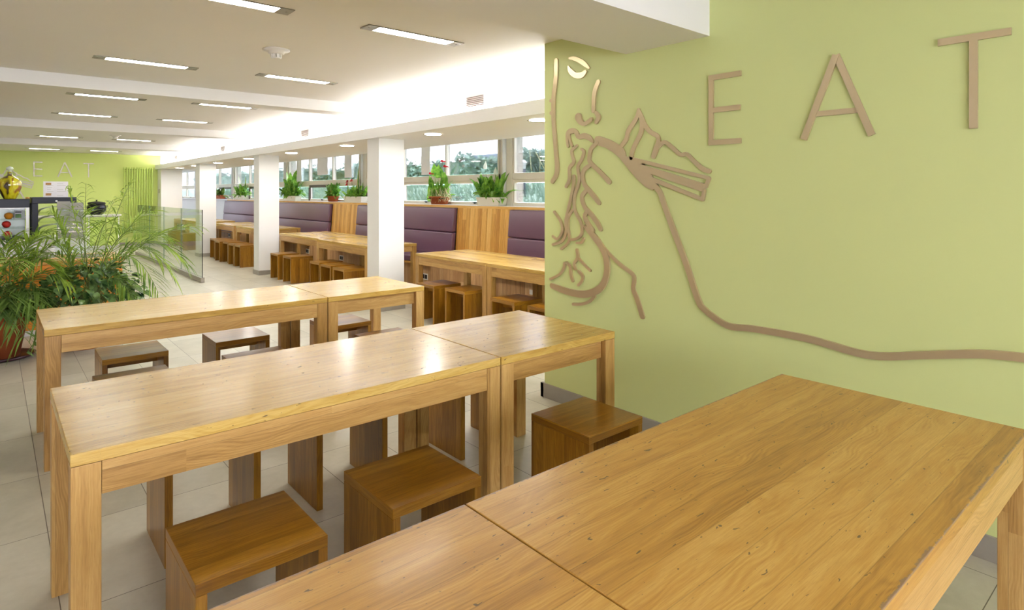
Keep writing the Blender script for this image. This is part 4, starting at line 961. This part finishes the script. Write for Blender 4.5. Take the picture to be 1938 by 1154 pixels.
p = thing('small_flowering_pot', 'small leafy plant with one pink flower in a terracotta bowl on the sill', 'potted plant', (5.82, 12.97, ZS))
b = B(); lathe(b, [(.12, 0), (.16, .1), (.17, .1), (.175, .125), (.16, .125), (.15, .1)], 36)
for q in b.verts: q.co.x *= .65; q.co.y *= 1.35
obj('pot', b, M['terracotta'], p, smooth=True)
spray(p, 'foliage', 90, .1, 0, (.04, .34), .28, .12, .075, M['lily'], 31, ly=.12)
b = B()
for a in range(5): blade(b, (-.06, -.08, .2), (-.08, -.08+.07*math.sin(a*1.3), .2+.06*math.cos(a*1.3)), .05, .01, 4, a, .1, 'heart')
obj('flower', b, M['red'], p)
p = thing('fern_trough', 'large arching green plant in a cream trough on the sill, right of the middle column', 'potted plant', (5.82, 15.42, ZS))
trough(p, .84, .15, .12, M['whitepot'])
spray(p, 'foliage', 120, .09, 0, (.06, .44), .5, .14, .085, M['lily'], 41, ly=.36, lift=.2)
spray(p, 'tall_leaves', 6, .1, 0, (.45, .72), .5, .08, .11, M['lily'], 45, ly=.3, lift=.25)
p = thing('white_pot_plant', 'spiky green plant in a white pot on the far sill, left of the middle column', 'potted plant', (5.82, 19.5, ZS))
trough(p, .8, .15, .12, M['whitepot']); spray(p, 'foliage', 90, .09, 0, (.05, .38), .6, .1, .07, M['lily'], 51, ly=.25, lift=.15); spray(p, 'tall_leaves', 3, .1, 0, (.5, .62), .1, .05, .05, M['snake'], 53, ly=.2)
p = thing('far_terracotta_trough', 'dark-leaved plant in a terracotta trough on the far sill beside the farthest column', 'potted plant', (5.82, 21.9, ZS))
trough(p, .8, .15, .12, M['terracotta']); spray(p, 'foliage', 70, .09, 0, (.04, .3), .5, .1, .08, M['palm_dark'], 61, ly=.3)

# paper sheets stuck on the window panes
for y0, y1, z0, z1, lab in ((13.5, 14.1, 1.93, 2.40, 'large pinkish paper sheet stuck on the window above the terracotta bowl'), (15.08, 15.4, 1.80, 2.36, 'narrow pale paper strip on the window above the arching plant'),
                            (12.27, 12.62, 1.84, 2.38, 'pale paper sheet on the window beside the snake plant'), (9.17, 9.46, 1.83, 2.40, 'white paper strip on the window just right of the nearest column')):
    b = B(); m = 8; V = []
    for i in range(m+1):
        z = z1+(z0-z1)*i/m; x = 5.930+.004*math.sin(i*1.1); V.append([b.verts.new((x, y0, z)), b.verts.new((x, y1, z)), b.verts.new((x+.001, y1, z)), b.verts.new((x+.001, y0, z))])
    for a, c in zip(V, V[1:]):
        for k_ in range(4): b.faces.new((a[k_], a[(k_+1) % 4], c[(k_+1) % 4], c[k_]))
    tag(obj('paper_sheet', b, M['paper'], smooth=False), lab, 'paper', 'sheets on the windows')

# ------------------------------------------------------------------ outside the windows
rg = random.Random(11)
b = B()
for i in range(2): pass
G = [(6.2, 1.0), (7.2, 1.22), (8.6, 1.50), (10.2, 1.85), (11.6, 2.0), (30, 2.2)]
def gz(x):
    for (x0, z0), (x1, z1) in zip(G, G[1:]):
        if x <= x1: return z0+(z1-z0)*(x-x0)/(x1-x0)
    return 2.2
xs = [6.2+i*.4 for i in range(16)]+[14, 20, 30]; ys = [1-2+i*1.0 for i in range(62)]
V = [[b.verts.new((x, y, gz(x)+(.06*math.sin(x*3+y*2.1)*math.sin(y*1.3) if 6.3 < x < 13 else 0))) for y in ys] for x in xs]
for i in range(len(xs)-1):
    for j in range(len(ys)-1): b.faces.new((V[i][j], V[i+1][j], V[i+1][j+1], V[i][j+1]))
g = struct('garden_bank', b, M['grass'])
b = B()
for i in range(9000):
    x = rg.uniform(6.6, 10.4); y = 2+rg.random()**1.4*30; z = gz(x); h = rg.uniform(.10, .28)
    a = rg.uniform(0, 2*PI); s = .012+.0012*y; p0 = Vector((x, y, z-.02)); e = p0+Vector((rg.uniform(-.16, .05), rg.uniform(-.12, .12), h))
    v = [b.verts.new(p0+Vector((math.cos(a)*s, math.sin(a)*s, 0))), b.verts.new(p0-Vector((math.cos(a)*s, math.sin(a)*s, 0))), b.verts.new(e)]
    b.faces.new(v)
t = tag(obj('long_grass', b, M['grass']), 'pale long grass on the bank outside the windows', 'grass'); t['kind'] = 'stuff'
b = B()
for i in range(15000):
    y = 3+rg.random()**1.2*44; top = 2.62+.12*math.sin(y*1.7)+.08*math.sin(y*4.1); z = rg.uniform(1.75, top); x = 11.3+rg.uniform(-.35, .35)+.25*math.sin(y*.9)
    s = rg.uniform(.05, .10)*(1+.015*y); d = Vector((rg.uniform(-1, .1), rg.uniform(-1, 1), rg.uniform(-.8, 1))).normalized(); q = d.cross(Vector((rg.uniform(-1, 1), rg.uniform(-1, 1), 1))).normalized()
    c = Vector((x, y, z)); v = [b.verts.new(c-d*s), b.verts.new(c+q*s*.5), b.verts.new(c+d*s), b.verts.new(c-q*s*.5)]; b.faces.new(v)
t = obj('foliage', b, M['hedge'])
hd = thing('garden_hedge', 'long clipped hedge beyond the grass bank outside the windows', 'hedge', (0, 0, 0)); t.parent = hd
b = B(); box(b, 11.25, 11.9, 3, 47, 1.7, 2.5); obj('inner_branches', b, plain('hedge_core', (100, 130, 108), .9, noise=.2, scale=5), hd)
b = B(); box(b, 12.4, 15, 8.5, 17, 2.0, 2.78); tag(obj('low_flat_roof', b, plain('slate_blue_roof', (128, 146, 162), .6)), 'slate blue flat roof edge beyond the hedge', 'roof')
t = thing('bollard_light', 'dark garden bollard with pale cap outside the window nearest the green wall', 'bollard', (8.0, 9.04, 1.36))
b = B(); tube(b, [(0, 0, 0), (0, 0, .62)], .07, 20); obj('post', b, plain('slate_bollard', (70, 76, 92), .5), t, smooth=True)
b = B(); lathe(b, [(.075, .62), (.078, .72), (.095, .73), (.095, .76), (.04, .80)], 24); obj('cap', b, M['sill'], t, smooth=True)
b = B()
for i in range(60):
    x = 9.2+rg.uniform(-.3, .3); y = 8.2+rg.uniform(-1.0, 1.6); e = (x+rg.uniform(-.3, .3), y+rg.uniform(-.5, .5), 1.5+rg.uniform(.7, 1.1)); tube(b, [(x, y, 1.6), e], .006, 4)
t = tag(obj('dry_stalks', b, M['root']), 'pale dry stalks rising from the bank near the bollard', 'stalks'); t['kind'] = 'stuff'
